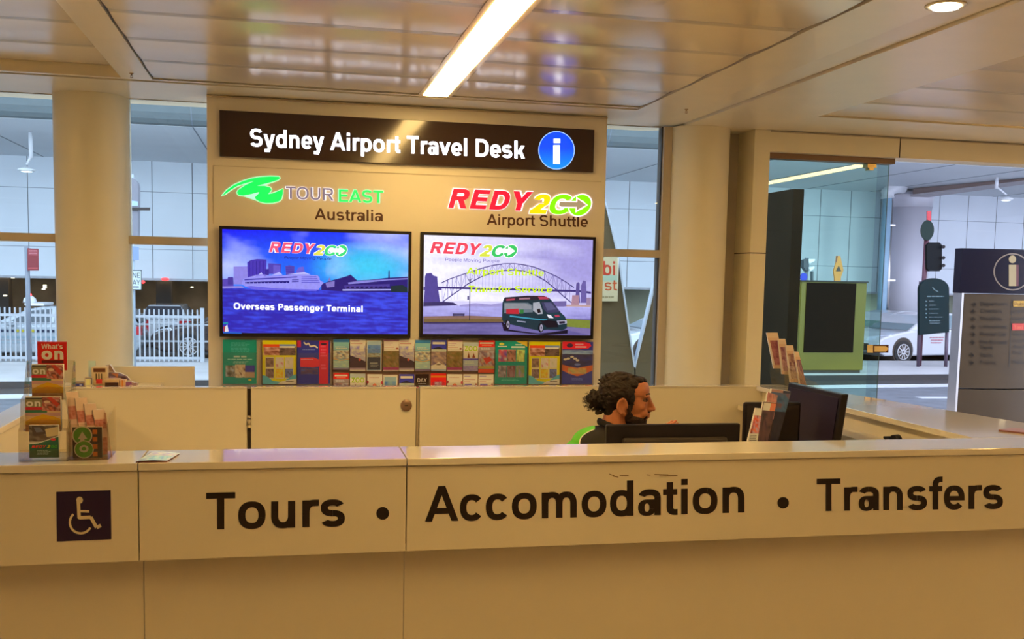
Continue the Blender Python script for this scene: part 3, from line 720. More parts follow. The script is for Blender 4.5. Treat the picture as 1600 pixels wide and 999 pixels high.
pg([(736, 690), (830, 686), (838, 728), (736, 726)], 'c02838'); pg([(842, 694), (872, 694), (872, 724), (845, 726)], '307838')
pg([(765, 738), (960, 762), (1060, 770), (1060, 780), (960, 772), (765, 750)], '3c94b0'); pg([(820, 778), (890, 786), (890, 796), (820, 788)], '8c90a8')
pg([(1060, 722), (1140, 716), (1195, 745), (1200, 770), (1130, 770), (1080, 755)], '1c3c4a'); pg([(1115, 735), (1150, 732), (1160, 748), (1125, 752)], 'b83c58')
pg([(1055, 730), (1085, 735), (1110, 760), (1070, 758)], 'e8e8f4'); pg([(1135, 780), (1215, 775), (1218, 800), (1150, 812)], 'a8a8c0'); pg([(1150, 786), (1200, 782), (1202, 800), (1158, 804)], '201830')
pg([(1060, 775), (1130, 782), (1150, 830), (1060, 835), (1000, 780)], '140c1c')
for cx_, cy_, r in ((748, 810, 34), (1010, 835, 34)):
    q.poly([C2(cx_+r*.62*math.cos(a_*PI/12), cy_+r*1.1*math.sin(a_*PI/12)) for a_ in range(24)], '0c0814')
    q.poly([C2(cx_+4+r*.36*math.cos(a_*PI/12), cy_+r*.8*math.sin(a_*PI/12)) for a_ in range(24)], '9c98b0')
    q.poly([C2(cx_+4+r*.14*math.cos(a_*PI/12), cy_+r*.3*math.sin(a_*PI/12)) for a_ in range(24)], '3c3850')
redy(q, lambda x, y: C2(140+x*.625, 160+y*.625+x*.006), .625/775, (1.4, 1.4, 1.5), (.95, .07, .12), (.78, .85, .08), (.05, .62, .14), (1.4, 1.4, 1.5), hb=.165)
q.text('People Moving People', C2(262, 318), C2(675, 328), .032, '7a70b8', bold=.0)
q.text('Airport Shuttle', C2(424, 420), C2(1024, 432), .068, (.70, .95, .02), bold=.045)
q.text('Transfer Service', C2(440, 560), C2(1092, 562), .068, (.70, .95, .02), bold=.045)
q.build('picture', scr, t)
# ================================================================== LEAFLETS ON THE SIGN WALL
def words(q, x0, x1, y0, y1, n, col, seed=0, fill=.55):
    """lines of print too small to read"""
    rnd = random.Random(seed*97+n); q.n += 1; h = (y1-y0)/n
    for i in range(n):
        x = x0+rnd.random()*(x1-x0)*.08; y = y0+i*h
        end = x1-rnd.random()*(x1-x0)*.25
        while x < end:
            w = (x1-x0)*(.08+rnd.random()*.14); q.poly([(x, y), (min(x+w, end), y), (min(x+w, end), y+h*fill), (x, y+h*fill)], col, same=True); x += w+(x1-x0)*.03
def photo(q, x0, y0, x1, y1, cols, seed, nx=8, ny=8):
    def fc(u, v):
        n = fbm(u*3+seed*5.3, v*3+seed*2.1, seed)*.9+.5; k = len(cols)-1; t_ = max(0, min(.999, n))*k; i = int(t_)
        return mixc(lin(cols[i]), lin(cols[i+1]), t_-i)
    q.grid(x0, y0, x1, y1, nx, ny, fc)
def d_green_back(q):
    q.rect(0, 0, 1, 1, '00886c'); words(q, .2, .8, .06, .28, 7, '4aa088', 1); q.rect(.32, .36, .5, .40, 'b8dcc0'); q.rect(.54, .36, .7, .40, 'b8dcc0'); words(q, .1, .9, .43, .47, 1, 'a0d0b8', 2); words(q, .3, .78, .49, .54, 2, 'a0d0b8', 3)
    photo(q, .08, .58, .36, .84, ['3a3a30', '8c7c60', 'b0b0a0'], 4); photo(q, .36, .56, .66, .86, ['c09060', 'e0c898', '703828'], 5); q.rect(.66, .58, .94, .73, '34308c'); q.rect(.66, .73, .94, .86, 'b89468'); q.disc(.80, .91, .05, .025, 'c8b040')
def d_yellow(q):
    q.rect(0, 0, 1, 1, 'f4d000'); q.rect(.02, .09, .5, .16, 'e84818'); photo(q, .03, .15, .5, .34, ['602018', 'b06848', 'e0b090'], 6); q.rect(.5, .09, .98, .16, '7888a8'); photo(q, .5, .15, .98, .34, ['403028', '785848', '3a2820'], 7); q.rect(.5, .13, .95, .17, 'e0dcd8')
    for i, (a_, b_) in enumerate(((.10, .40), (.39, .40), (.67, .40), (.10, .65), (.39, .65), (.67, .65))):
        q.rect(a_-.01, b_-.015, a_+.24, b_+.225, 'f8ecc0'); photo(q, a_, b_, a_+.23, b_+.21, [['503028', 'a07858', '403830'], ['e0a080', 'f0e0d8', 'c03828'], ['e8d8a0', 'f4e8c8', 'c8b888'], ['5a3830', '907060', '403030'], ['f0c000', 'f0a020', 'f8d840'], ['404860', '7078a0', '605048']][i], 8+i, 5, 5)
    q.poly([(0, .80), (.12, .82), (.3, .93), (.6, .96), (.9, .80), (1, .78), (1, 1), (0, 1)], '5ca8d8'); q.poly([(.45, 1), (.6, .93), (1, .88), (1, 1)], 'f0ead8'); words(q, .68, .95, .94, .97, 1, '302820', 9)
def d_navy_red(q):
    q.rect(0, 0, 1, 1, '2c3084'); q.rect(0, 0, .12, .16, 'c02440'); q.rect(.66, 0, .94, 1, 'd41c38'); words(q, .70, .9, .12, .4, 4, 'e85060', 11); words(q, .7, .9, .55, .7, 2, 'e85060', 12); q.disc(.8, .08, .09, .025, '3c1c30')
    q.line([(.2, .04), (.28, .10), (.34, .06), (.4, .14), (.52, .12), (.62, .17)], .035, 'e8e0e0'); q.poly([(.1, .40), (.5, .39), (.66, .44), (.66, .60), (.5, .62), (.1, .61)], 'e42438'); words(q, .12, .5, .43, .46, 1, 'f0a0a0', 13)
    photo(q, .12, .63, .64, .78, ['303070', '604050', '48508c'], 14); words(q, .15, .55, .2, .24, 1, '7078c0', 15)
def d_beach(q):
    q.rect(0, 0, 1, 1, '86aed0'); q.rect(0, 0, 1, .10, '3a7ab0'); q.rect(0, .10, 1, .22, '88b4d4'); words(q, .1, .9, .24, .33, 2, 'd0dce8', 16); photo(q, 0, .36, 1, .64, ['c8a878', '6c6c70', 'e8e8e8', 'a08460'], 17); q.disc(.18, .48, .06, .035, 'f4f0f0'); q.disc(.48, .52, .06, .035, 'f4f0f0')
    q.poly([(0, .62), (.5, .68), (1, .63), (1, .66), (.5, .71), (0, .66)], 'e0a860'); photo(q, 0, .70, 1, .92, ['b0c4d0', '98b0c0', 'c8d4dc'], 18); q.rect(0, .94, 1, 1, '806880')
def d_cliff(q):
    q.rect(0, 0, 1, 1, 'b8a8d0'); q.rect(0, 0, 1, .2, 'f0dcd4'); q.rect(.04, .04, .6, .06, 'a03060'); q.rect(.04, .12, .8, .135, 'b03048'); photo(q, 0, .2, 1, .55, ['7858a8', 'd4c4dc', 'a898d0'], 19); q.rect(.6, .2, .9, .38, 'e8dcf0')
    q.poly([(0, .50), (.3, .56), (.6, .60), (1, .70), (1, .92), (0, .92)], '402430'); q.disc(.62, .64, .08, .04, 'c84838'); q.rect(0, .90, 1, .96, 'a88888'); q.rect(0, .96, 1, 1, 'f0dcc8')
def d_lookout(q):
    q.rect(0, 0, 1, 1, 'f0d8b4'); q.rect(.05, .03, .95, .98, '8498b8'); photo(q, .08, .16, .92, .42, ['3c6090', '6c88b0', '4870a0'], 20); q.rect(.08, .04, .92, .14, 'a0aab8'); photo(q, .08, .42, .92, .56, ['90a8a0', 'a89870', '605850'], 21); q.rect(.08, .55, .92, .96, '262c3c'); q.rect(.22, .72, .75, .77, '908c78'); words(q, .25, .8, .8, .88, 2, '908c78', 22)
def d_hill(q):
    q.rect(0, 0, 1, 1, '8a5c38'); q.rect(0, 0, 1, .05, 'a06060'); q.rect(.04, .05, 1, .38, 'f4dcc0'); q.rect(.06, .10, .6, .115, 'b05080'); q.rect(.06, .16, .5, .175, 'b05080'); q.rect(.06, .24, .7, .25, 'c07060'); q.disc(.88, .28, .08, .03, 'a05040'); photo(q, 0, .36, 1, .90, ['5c4420', '9c7038', '6c6428', 'a87c50'], 23); q.rect(0, .88, 1, .97, 'a02c5c'); q.rect(0, .97, 1, 1, 'f4dcc8')
def d_heli(q):
    q.rect(0, 0, 1, 1, '3c3c98'); q.rect(.08, .06, .92, .14, 'e8e0ec'); q.poly([(.1, .27), (.5, .22), (.9, .30), (.7, .36), (.2, .32)], '241c30'); q.rect(0, .30, 1, .38, 'c8ccd8'); photo(q, 0, .37, 1, .80, ['8c6c60', 'c49c78', '6c5468', 'b08c68'], 24); q.poly([(0, .96), (0, .82), (.3, .78), (.5, .70), (.7, .78), (1, .82), (1, .96)], 'f4e4b8'); q.disc(.5, .79, .16, .02, '706040'); q.rect(0, .95, 1, 1, '98a0a0')
def d_zoo(q):
    q.rect(0, 0, 1, 1, 'a8acd4'); q.rect(0, 0, 1, .14, 'b8b49c'); q.rect(0, .14, 1, .56, 'f0dcc0'); q.text('ZOO', (.10, .30), (.92, .30), .17, 'a8b820', bold=.08); q.poly([(.28, .54), (.36, .34), (.44, .54)], '8c3818'); q.poly([(.6, .54), (.68, .36), (.8, .54)], '8c3818'); q.rect(.44, .4, .58, .54, 'fcf4e8'); q.rect(0, .56, 1, .62, '5c4c9c'); words(q, .1, .9, .66, .76, 2, 'd0ccec', 25); photo(q, 0, .82, 1, 1, ['806898', 'a890b0', '685888'], 26)
def d_explorer(q):
    q.rect(0, 0, 1, 1, 'a08878'); q.rect(0, 0, 1, .20, 'ec2018'); q.rect(.08, .06, .92, .11, 'f4c8a0'); q.rect(.2, .14, .8, .17, 'f07850'); words(q, .12, .85, .23, .30, 2, 'c8b8a8', 27); photo(q, 0, .34, 1, .84, ['9c5040', 'c8b8a8', '6c5060', 'c87858', 'b0a078'], 28); q.poly([(.3, .55), (.7, .50), (.85, .60), (.5, .72)], 'c03428'); q.rect(0, .80, 1, .86, 'b8a040'); q.rect(0, .88, 1, 1, 'd44420')
def d_flower(q):
    q.rect(0, 0, 1, 1, 'f0d4b0'); words(q, .1, .9, .10, .14, 1, 'c8a080', 29); q.disc(.5, .42, .17, .10, 'd05028'); q.disc(.5, .36, .07, .06, 'e06838'); q.disc(.02, .26, .08, .05, 'b84040'); q.disc(.98, .28, .08, .05, 'b84040'); q.disc(.5, .52, .24, .04, 'c06040')
def d_sea(q):
    q.rect(0, 0, 1, 1, 'f0dcb8'); q.rect(.08, .07, .92, 1, '98a89c'); photo(q, .08, .22, .92, .9, ['4c7098', '7894a0', '90a490'], 30)
def d_day(q):
    q.rect(0, 0, 1, 1, '2c140c'); q.text('DAY', (.16, .27), (.84, .27), .14, 'f0e4dc', bold=.03); words(q, .2, .8, .31, .34, 1, 'c8b8b0', 31); q.rect(0, .42, 1, .54, 'c04050'); words(q, .15, .9, .45, .52, 1, 'f4dce0', 32); photo(q, 0, .54, 1, 1, ['b09088', '705850', 'c8b8b0'], 33)
def d_redbook(q):
    q.rect(0, 0, 1, 1, 'e81c18'); q.rect(.02, .08, 1, .14, 'f08018'); q.poly([(.1, .30), (.5, .22), (.9, .30), (.95, .5), (.5, .62), (.08, .5)], 'c81428'); photo(q, .25, .28, .72, .42, ['c09088', '904050', 'd8b0a8'], 34); q.rect(0, .5, 1, .54, 'f04c38')
def d_list(q):
    q.rect(0, 0, 1, 1, 'f4dcc4'); q.rect(.06, .06, .5, .075, '6040a0'); q.rect(.06, .18, .85, .19, 'b03850'); q.rect(.06, .25, .5, .26, 'b03850'); q.rect(.1, .32, .6, .5, '8068b0'); q.disc(.9, .34, .06, .03, 'a04838'); photo(q, 0, .5, 1, 1, ['a08898', 'c8b8c8', '705880'], 35)
def d_green_tours(q):
    q.rect(0, 0, 1, 1, '008c70'); q.poly([(.62, 0), (1, 0), (1, .13)], 'f0b030'); q.disc(.2, .07, .08, .03, 'd8c840'); q.rect(.08, .115, .36, .135, 'e8f0e0'); q.rect(.62, .07, .84, .10, 'b8e0c8'); q.rect(.50, .12, .92, .16, 'c8e8d0')
    for j in range(2):
        for i in range(3): photo(q, .10+i*.28, .20+j*.37, .36+i*.28, .48+j*.37, [['a8c0a8', 'c04848', '58488c'], ['703c30', 'b87c60', '40302c'], ['88a040', 'c8c868', '705c28'], ['c8b0a0', '585860', '8c7060'], ['783c38', '9c7470', '504038'], ['8870a0', '788c48', 'b08470']][j*3+i], 40+j*3+i, 5, 5)
    words(q, .2, .8, .88, .94, 2, '58b090', 41)
def d_navy_fireworks(q):
    q.rect(0, 0, 1, 1, '30327c'); q.poly([(0, 0), (.7, 0), (.9, .04), (.94, .10), (.84, .16), (.5, .18), (0, .18)], 'e42030'); q.disc(.24, .09, .10, .05, '48283c'); q.rect(.42, .05, .68, .08, 'f0a0a0'); q.rect(.42, .11, .78, .14, 'f0b0a8'); photo(q, 0, .2, 1, .30, ['687898', '90a0b0', '505c80'], 42); photo(q, 0, .30, 1, .60, ['282848', '3c3458', '343878'], 43)
    for x_, y_ in ((.1, .42), (.2, .40), (.32, .36), (.42, .40), (.5, .44)): q.disc(x_, y_, .06, .025, 'e8c8a0')
    q.disc(.5, .54, .1, .03, '7078b0'); q.poly([(0, .54), (.2, .58), (.5, .62), (.8, .58), (1, .55), (1, .68), (.7, .78), (.5, .82), (.25, .76), (0, .68)], 'd06030'); photo(q, .2, .62, .8, .76, ['b08c40', 'e0a050', 'a0a050', 'd87040'], 44); words(q, .3, .7, .86, .93, 2, '6068a8', 45)

def slab(name, label, cat, x0, x1, z0, z1, Y, design, group=None, thick=.004, root_rz=0):
    """a leaflet or magazine standing upright: printed cover over a block of sheets"""
    cx = (x0+x1)/2; w = x1-x0; h = z1-z0
    t = thing(name, label, cat, (cx, Y, z0), root_rz, group)
    k = MB(); k.box(-w/2, w/2, 0, thick, 0, h, M['paper']); k.build('sheets', t, world=False)
    q = Deck(lambda u, v, o: Vector((-w/2+w*u, -.0001-o*.3, h*(1-v)))); design(q); q.build('cover', M['print'], t, world=False)
    return t
WY = 5.572
def on_rack(name, label, px0, py0, px1, py1, design, cat='leaflet', group=None, full=None):
    a, b = at(px0, py0, WY), at(px1, py1, WY); z0 = b.z if full is None else a.z-full
    return slab(name, label, cat, a.x, b.x, z0, a.z, WY, design, group)
big = [(348, 531, 401, 600, d_green_back, 'large green brochure with three photos along its foot, leftmost on the sign wall'),
       (410, 532, 463, 600, d_yellow, 'large yellow brochure with a picture grid, under the cruise ship screen'),
       (464, 532, 516, 600, d_navy_red, 'large navy brochure with a red arrow and a red side stripe'),
       (774, 533, 823, 600, d_green_tours, 'large green brochure with six photos and a yellow corner'),
       (827, 534, 874, 600, d_yellow, 'large yellow brochure with a grid of pictures, under the shuttle van screen'),
       (879, 534, 925, 600, d_navy_fireworks, 'large navy brochure with a red header, rightmost on the sign wall')]
slim = [(521, 530, 545, 578, d_beach, 'slim light blue beach leaflet beside the navy and red brochure'),
        (547, 530.5, 571, 580, d_cliff, 'slim lilac leaflet with a dark cliff, second in the upper row'),
        (573, 532, 596, 580, d_lookout, 'slim blue leaflet with a cream border in the upper row'),
        (599, 531, 623, 580, d_hill, 'slim cream leaflet with brown hills, above the small sea leaflet'),
        (624, 531, 647, 580, d_cliff, 'slim lilac leaflet with a dark cliff, fifth in the upper row'),
        (649, 531.5, 672, 580, d_beach, 'slim light blue beach leaflet above the black DAY leaflet'),
        (674, 531.5, 697, 580, d_heli, 'slim navy leaflet with a white title and cream foot, above the bright red leaflet'),
        (699, 531.5, 722, 580, d_hill, 'slim cream leaflet with brown hills, between the navy leaflet and the ZOO leaflet'),
        (724, 535, 747, 580, d_zoo, 'slim leaflet reading ZOO in the upper row'),
        (748, 532, 772, 583, d_explorer, 'slim leaflet with a bright red header beside the six photo green brochure')]
low = [(521, 583, 545, d_explorer, 'small red topped leaflet at the start of the lower row'),
       (547, 584, 571, d_zoo, 'green and cream ZOO leaflet in the lower row'),
       (574, 585, 597, d_flower, 'cream leaflet with a red flower, below the blue cream bordered leaflet'),
       (599, 586, 621, d_sea, 'small blue grey sea leaflet in the lower row'),
       (624, 585, 647, d_heli, 'small navy leaflet with a white title in the lower row'),
       (649, 585, 670, d_day, 'black leaflet reading DAY in the lower row'),
       (673, 583.5, 697, d_redbook, 'bright red booklet with orange stripe in the lower row'),
       (699, 585, 722, d_flower, 'cream leaflet with a red flower, right of the bright red booklet'),
       (724, 585, 746, d_list, 'cream leaflet with purple box below the upper ZOO leaflet'),
       (748, 585, 771, d_list, 'cream leaflet with purple box at the end of the lower row')]
for a0_, b0_, a1_, b1_, ds, lb in big: on_rack('brochure', lb, a0_, b0_, a1_, b1_, ds, 'brochure', 'large brochures on the sign wall')
for a0_, b0_, a1_, b1_, ds, lb in slim: on_rack('leaflet', lb, a0_, b0_, a1_, b1_, ds, 'leaflet', 'slim leaflets in the upper rack row')
for a0_, b0_, a1_, ds, lb in low: on_rack('leaflet', lb, a0_, b0_, a1_, 603, ds, 'leaflet', 'slim leaflets in the lower rack row', full=.165)
def pocket(parent, x0, x1, z0, z1, name='pocket'):
    k = MB(); y = 5.562
    k.box(x0, x1, y, y+.0015, z0, z0+(z1-z0)*.72, M['acrylic2']); k.box(x0, x1, y, 5.585, z0-.003, z0-.0005, M['acrylic2'])
    k.box(x0-.0015, x0, y, 5.585, z0-.003, z0+(z1-z0)*.72, M['acrylic2']); k.box(x1, x1+.0015, y, 5.585, z0-.003, z0+(z1-z0)*.72, M['acrylic2'])
    return k.build(name, parent)
rk = thing('leaflet_rack', 'clear wall rack holding two rows of slim leaflets under the screens', 'leaflet rack', (.72, 5.59, 1.0))
rb = mat('rosy_rack_back', (.38, .22, .17), .35)
a, b = at(519, 531, 5.585), at(773, 604, 5.585)
k = MB(); k.box(a.x, b.x, 5.586, 5.5995, .95, a.z-.02, rb); k.build('back_board', rk)
for r in slim:
    a, b = at(r[0]-.6, r[1], WY), at(r[2]+.6, r[3]+.5, WY); pocket(rk, a.x, b.x, b.z, a.z)
for r in low:
    a, b = at(r[0]-.6, r[1], WY), at(r[2]+.6, 604, WY); pocket(rk, a.x, b.x, a.z-.166, a.z)
for r, lb in zip(big, ('left most green', 'left yellow', 'left navy', 'right green', 'right yellow', 'right navy')):
    a, b = at(r[0]-1, r[1], WY), at(r[2]+1, r[3]+1, WY)
    hd = thing('brochure_holder', 'clear pocket round the '+' '.join(r[5].split(',')[0].split()[:9]), 'brochure holder', ((a.x+b.x)/2, 5.59, b.z), group='clear brochure pockets on the sign wall')
    pocket(hd, a.x, b.x, b.z, a.z, 'front_pocket'); k = MB(); k.box(a.x-.002, b.x+.002, 5.589, 5.5995, b.z-.004, a.z-.01, rb if lb.startswith('right') or 'yellow' in lb else M['panelwall']); k.build('back_plate', hd)

# ================================================================== STANDS ON THE COUNTER
def d_whatson(q):
    q.rect(0, 0, 1, 1, 'e4b070'); q.rect(0, 0, .5, .12, 'c8b894'); q.rect(.02, .02, .5, .06, '343028'); q.rect(0, .06, .52, .30, '8c7c50'); q.text('on', (.03, .27), (.44, .27), .2, 'f4ecd0', bold=.07); q.rect(0, .29, .62, .37, 'c82830'); q.rect(.0, .37, .62, .45, '3c7048')
    photo(q, .48, .0, 1, .40, ['a03828', 'd89878', '5c2824', 'c86848'], 51, 10, 8); q.disc(.62, .14, .09, .04, 'd8b080'); q.poly([(.62, .0), (.75, .0), (.98, .2), (.9, .3)], 'c04030'); q.rect(.0, .45, 1, .55, 'c89078')
    q.poly([(0, .70), (.25, .58), (.5, .50), (.8, .56), (1, .64), (1, .8), (0, .8)], 'f0a020'); q.poly([(.1, .72), (.5, .60), (.9, .68), (.9, .8), (.1, .8)], 'e89018'); photo(q, 0, .8, 1, 1, ['c88848', 'a85c40', 'e0a860'], 52)
def d_header(q):
    q.rect(0, 0, 1, 1, 'd01c14'); q.text("What's", (.14, .25), (.86, .25), .17, 'f4e0b8', bold=.045); q.text('on', (.14, .62), (.88, .62), .42, 'f8ecc8', bold=.10); q.rect(.14, .65, .88, .75, '5c1810'); words(q, .18, .66, .87, .74, 1, 'a87048', 53)
def d_redygreen(q):
    photo(q, 0, 0, 1, .5, ['5c4838', '806c58', '3c2c24', '988468'], 54, 10, 8); q.poly([(.1, .0), (.42, .02), (.62, .25), (.3, .32), (.12, .3)], '4c3c34'); q.poly([(.16, .06), (.38, .06), (.5, .2), (.25, .22)], '6c6460'); q.poly([(.55, .12), (1, .04), (1, .32), (.6, .36)], 'c8a870')
    q.poly([(0, .58), (.3, .56), (.65, .46), (1, .36), (1, 1), (0, 1)], '2c5c40'); q.line([(0, .57), (.3, .55), (.65, .45), (1, .34)], .025, 'd8ccb0'); q.disc(.82, .44, .09, .04, 'c83838')
    q.text('REDY', (.08, .70), (.58, .70), .085, 'e03028', bold=.08, shear=.25); q.text('2', (.60, .70), (.72, .70), .085, 'e8c020', bold=.06, shear=.25); q.text('GO', (.74, .70), (.96, .70), .085, '50a030', bold=.06, shear=.2)
    words(q, .25, .75, .76, .92, 4, 'a8bca0', 55)
def d_garrow(q):
    q.rect(0, 0, 1, 1, '33241e'); q.ring(.33, .27, 0, .30, '5c9c28', asp=1.1); q.ring(.33, .27, .27, .31, 'e0d498', asp=1.1); q.poly([(.18, .38), (.33, .14), (.50, .38), (.40, .38), (.40, .60), (.26, .60), (.26, .38)], 'e4d49c')
    q.ring(.38, .72, .0, .28, '5c9c28', asp=1.15); q.ring(.38, .72, .26, .29, 'e0d498', asp=1.15); q.ring(.38, .70, .06, .12, 'e4d49c', asp=1.3)
    for i in range(4): q.rect(.68, .08+i*.24, .84, .23+i*.24, 'f07028')
    q.rect(.66, 0, 1, .06, '1c1410')
def stand_post(parent, x0, x1, y0, y1, z0, z1, nm='side_panel'):
    k = MB(); k.box(x0, x1, y0, y1, z0, z1, M['acrylic']); return k.build(nm, parent)
st = thing('magazine_stand', 'tall clear stand of magazines on the left end of the counter', 'leaflet stand', (-.68, 3.19, 1.1))
X0, X1 = -.745, -.617
for x in (X0, X1):
    k = MB(); k.prism([(3.125, 1.1005), (3.27, 1.1005), (3.27, 1.375), (3.245, 1.38), (3.22, 1.33), (3.20, 1.285), (3.165, 1.275), (3.15, 1.20), (3.13, 1.19)], x, x+.003, 'x', M['acrylic']); k.build('side_panel', st)
for (ya, z0_, z1_) in ((3.225, 1.27, 1.305), (3.185, 1.185, 1.215), (3.138, 1.103, 1.135)):
    k = MB(); k.box(X0+.003, X1, ya-.010, ya-.008, z0_, z1_, M['acrylic']); k.box(X0+.003, X1, ya-.010, ya+.03, z0_-.003, z0_-.0005, M['acrylic']); k.build('tray', st)
k = MB(); k.box(X0+.003, X1, 3.268, 3.2705, 1.1005, 1.38, M['acrylic']); k.build('back_panel', st)
def mag(lb, r, Y, ds, full, cat='magazine', name='magazine', group=None, thick=.012):
    a, b = at(r[0], r[1], Y), at(r[2], r[3], Y); return slab(name, lb, cat, a.x, b.x, a.z-full, a.z, Y, ds, group, thick)
mag('magazine headed on, in the upper tray of the clear stand', (49, 570, 99, 616), 3.223, d_whatson, .104, thick=.02)
mag('magazine headed on, in the middle tray of the clear stand', (39, 621, 95, 666), 3.183, d_whatson, .10, thick=.02)
mag('green leaflet with a dark van photo in the bottom tray of the clear stand', (45, 665, 92, 713), 3.135, d_redygreen, .094, 'leaflet', 'leaflet', thick=.014)
mag("red header card with cream lettering at the top of the tall clear stand", (58, 534, 105, 570), 3.262, d_header, .085, 'sign', 'header_card', thick=.003)

st = thing('leaflet_stand', 'low clear stepped stand with a green arrow leaflet beside the tall magazine stand', 'leaflet stand', (-.56, 3.19, 1.1))
k = MB(); k.box(-.612, -.508, 3.140, 3.1425, 1.1005, 1.205, M['acrylic']); k.build('front_panel', st)
for x in (-.614, -.508):
    k = MB(); k.prism([(3.14, 1.1005), (3.28, 1.1005), (3.28, 1.24), (3.14, 1.205)], x, x+.0025, 'x', M['acrylic']); k.build('side_panel', st)
k = MB(); k.box(-.612, -.508, 3.14, 3.28, 1.1003, 1.1022, M['acrylic']); k.build('floor_panel', st)
mag('dark leaflet with green arrow emblem and orange tabs, in the low clear stand', (113, 668, 160, 711), 3.147, d_garrow, .09, 'leaflet', 'leaflet', thick=.006)
def d_pinkish(q):
    q.rect(0, 0, 1, 1, 'd8a478'); q.rect(0, 0, 1, .2, 'dcb084'); photo(q, 0, .22, 1, .42, ['b05840', 'c88060', 'a84c38'], 61); q.rect(0, .42, 1, .62, 'd8a880'); photo(q, 0, .62, 1, 1, ['b86048', 'c88868', '9c4c3c'], 62)
for i, lb in enumerate(('tallest of the four pinkish leaflets stepped beside the magazine stand', 'second tallest of the four stepped pinkish leaflets', 'third of the four stepped pinkish leaflets', 'lowest of the four stepped pinkish leaflets, nearest the wall hinge side')):
    p = at(121+i*13.5, 612+i*9.5, 3.19+i*.004)
    t = thing('leaflet', lb, 'leaflet', (p.x+.004, p.y+.004*i, 1.1035), .50, 'stepped pinkish leaflets')
    h = p.z-1.1035; w = .034; lean = -.02
    k = MB(); k.prism([(-w/2, 0), (w/2, 0), (w/2+lean, h), (-w/2+lean, h)], 0, .010, 'y', M['paper']); k.build('sheets', t, world=False)
    q = Deck(lambda u, v, o: Vector((-w/2+w*u+lean*(1-v), -.0001-o*.3, h*(1-v)))); d_pinkish(q); q.build('cover', M['print'], t, world=False)
# card leaning behind
t = thing('card', 'single pinkish card leaning at the right side of the low stand', 'card', (-.497, 3.2, 1.1))
k = MB(); a = at(163, 645, 3.21); b = at(176, 703, 3.21); k.add([(a.x, 3.21, a.z), (a.x+.004, 3.21, a.z), (b.x+.002, 3.19, 1.1005), (b.x-.004, 3.19, 1.1005), (a.x, 3.214, a.z), (a.x+.004, 3.214, a.z), (b.x+.002, 3.194, 1.1005), (b.x-.004, 3.194, 1.1005)],
    [(0, 1, 2, 3), (7, 6, 5, 4), (0, 4, 5, 1), (1, 5, 6, 2), (2, 6, 7, 3), (3, 7, 4, 0)], mat('pink_card', (.62, .36, .24), .5)); k.build('card_sheet', t)
# loose flyer
t = thing('flyer', 'glossy blue and white flyer lying on the counter edge above the section joint', 'leaflet', (-.36, 3.16, 1.1))
cr = [atz(212, 722.5, 1.1015), atz(261, 721.5, 1.1015), atz(281, 709.5, 1.1025), atz(238, 707.5, 1.1025)]
def flyer(u, v, o):
    p = (cr[3]*(1-u)+cr[2]*u)*(1-v)+(cr[0]*(1-u)+cr[1]*u)*v; return p+Vector((0, 0, o*.3+.0025*math.sin(PI*u)+.002))
q = Deck(flyer); q.grid(0, 0, 1, 1, 10, 6, lambda u, v: mixc(lin('8c9cc8'), lin('e8e4ec'), fbm(u*3, v*3, 70)+.5)); q.grid(.05, .1, .95, .45, 8, 4, lambda u, v: mixc(lin('a088a0'), lin('f0e8f0'), fbm(u*4, v*3, 71)+.6)); q.grid(.3, .5, .9, .9, 8, 4, lambda u, v: mixc(lin('6c9ccc'), lin('c8e0f0'), fbm(u*4, v*3, 72)+.5)); q.build('cover', M['print'], t)
k = MB(); k.add([p+Vector((0, 0, z_)) for z_ in (-.0008, .001) for p in cr], [(3, 2, 1, 0), (4, 5, 6, 7), (0, 1, 5, 4), (1, 2, 6, 5), (2, 3, 7, 6), (3, 0, 4, 7)], mat('maroon_paper', (.2, .03, .03), .5)); k.build('back_sheet', t)
t = thing('booklet', 'dark reddish booklet lying on the right hand counter return', 'leaflet', tuple(atz(1590, 676, 1.1)))
cr2 = [atz(1560, 674, 1.1005), atz(1612, 680, 1.1005), atz(1620, 674, 1.1005), atz(1580, 671, 1.1005)]
k = MB(); k.add([p+Vector((0, 0, z_)) for z_ in (0, .006) for p in cr2], [(3, 2, 1, 0), (4, 5, 6, 7), (0, 1, 5, 4), (1, 2, 6, 5), (2, 3, 7, 6), (3, 0, 4, 7)], mat('dull_red_cover', (.25, .09, .07), .5)); k.build('cover', t)

# ================================================================== CLUTTER ON THE REAR SHELF
t = thing('rear_shelf', 'narrow shelf behind the left rear partition under the leaflet boxes', 'shelf', (-.8, 5.27, 1.06))
k = MB(); k.box(-1.15, -.60, 5.165, 5.385, 1.072, 1.094, M['laminate']); k.build('board', t)
k = MB(); k.box(-1.1, -1.07, 5.17, 5.38, 0, 1.072, M['laminate']); k.build('support', t); k = MB(); k.box(-.66, -.63, 5.17, 5.38, 0, 1.072, M['laminate']); k.build('support', t)
def pbox(name, label, cat, px0, py0, px1, py1, Y, depth, col, design=None, rz=0, z0=1.0945):
    a, b = at(px0, py0, Y), at(px1, py1, Y); z0_ = z0 if py1 > 603 else b.z; w = b.x-a.x; h = a.z-z0_
    t = thing(name, label, cat, ((a.x+b.x)/2, Y, z0_), rz)
    k = MB(); k.box(-w/2, w/2, 0, depth, 0, h, mat(name+'_card', col, .5)); k.build('box', t, world=False, bevel=.001)
    if design: q = Deck(lambda u, v, o: Vector((-w/2+w*u, -.0001-o*.3, h*(1-v)))); design(q); q.build('printed_front', M['print'], t, world=False)
    return t
pbox('booklet_box', 'small dark blue box of booklets at the left end of the rear shelf', 'box', 114, 598, 131, 606, 5.22, .06, 'a89484', lambda q: (q.rect(.1, .3, .95, 1, '2c2c70'), q.rect(.6, .5, .85, .9, 'a8a0b0')))
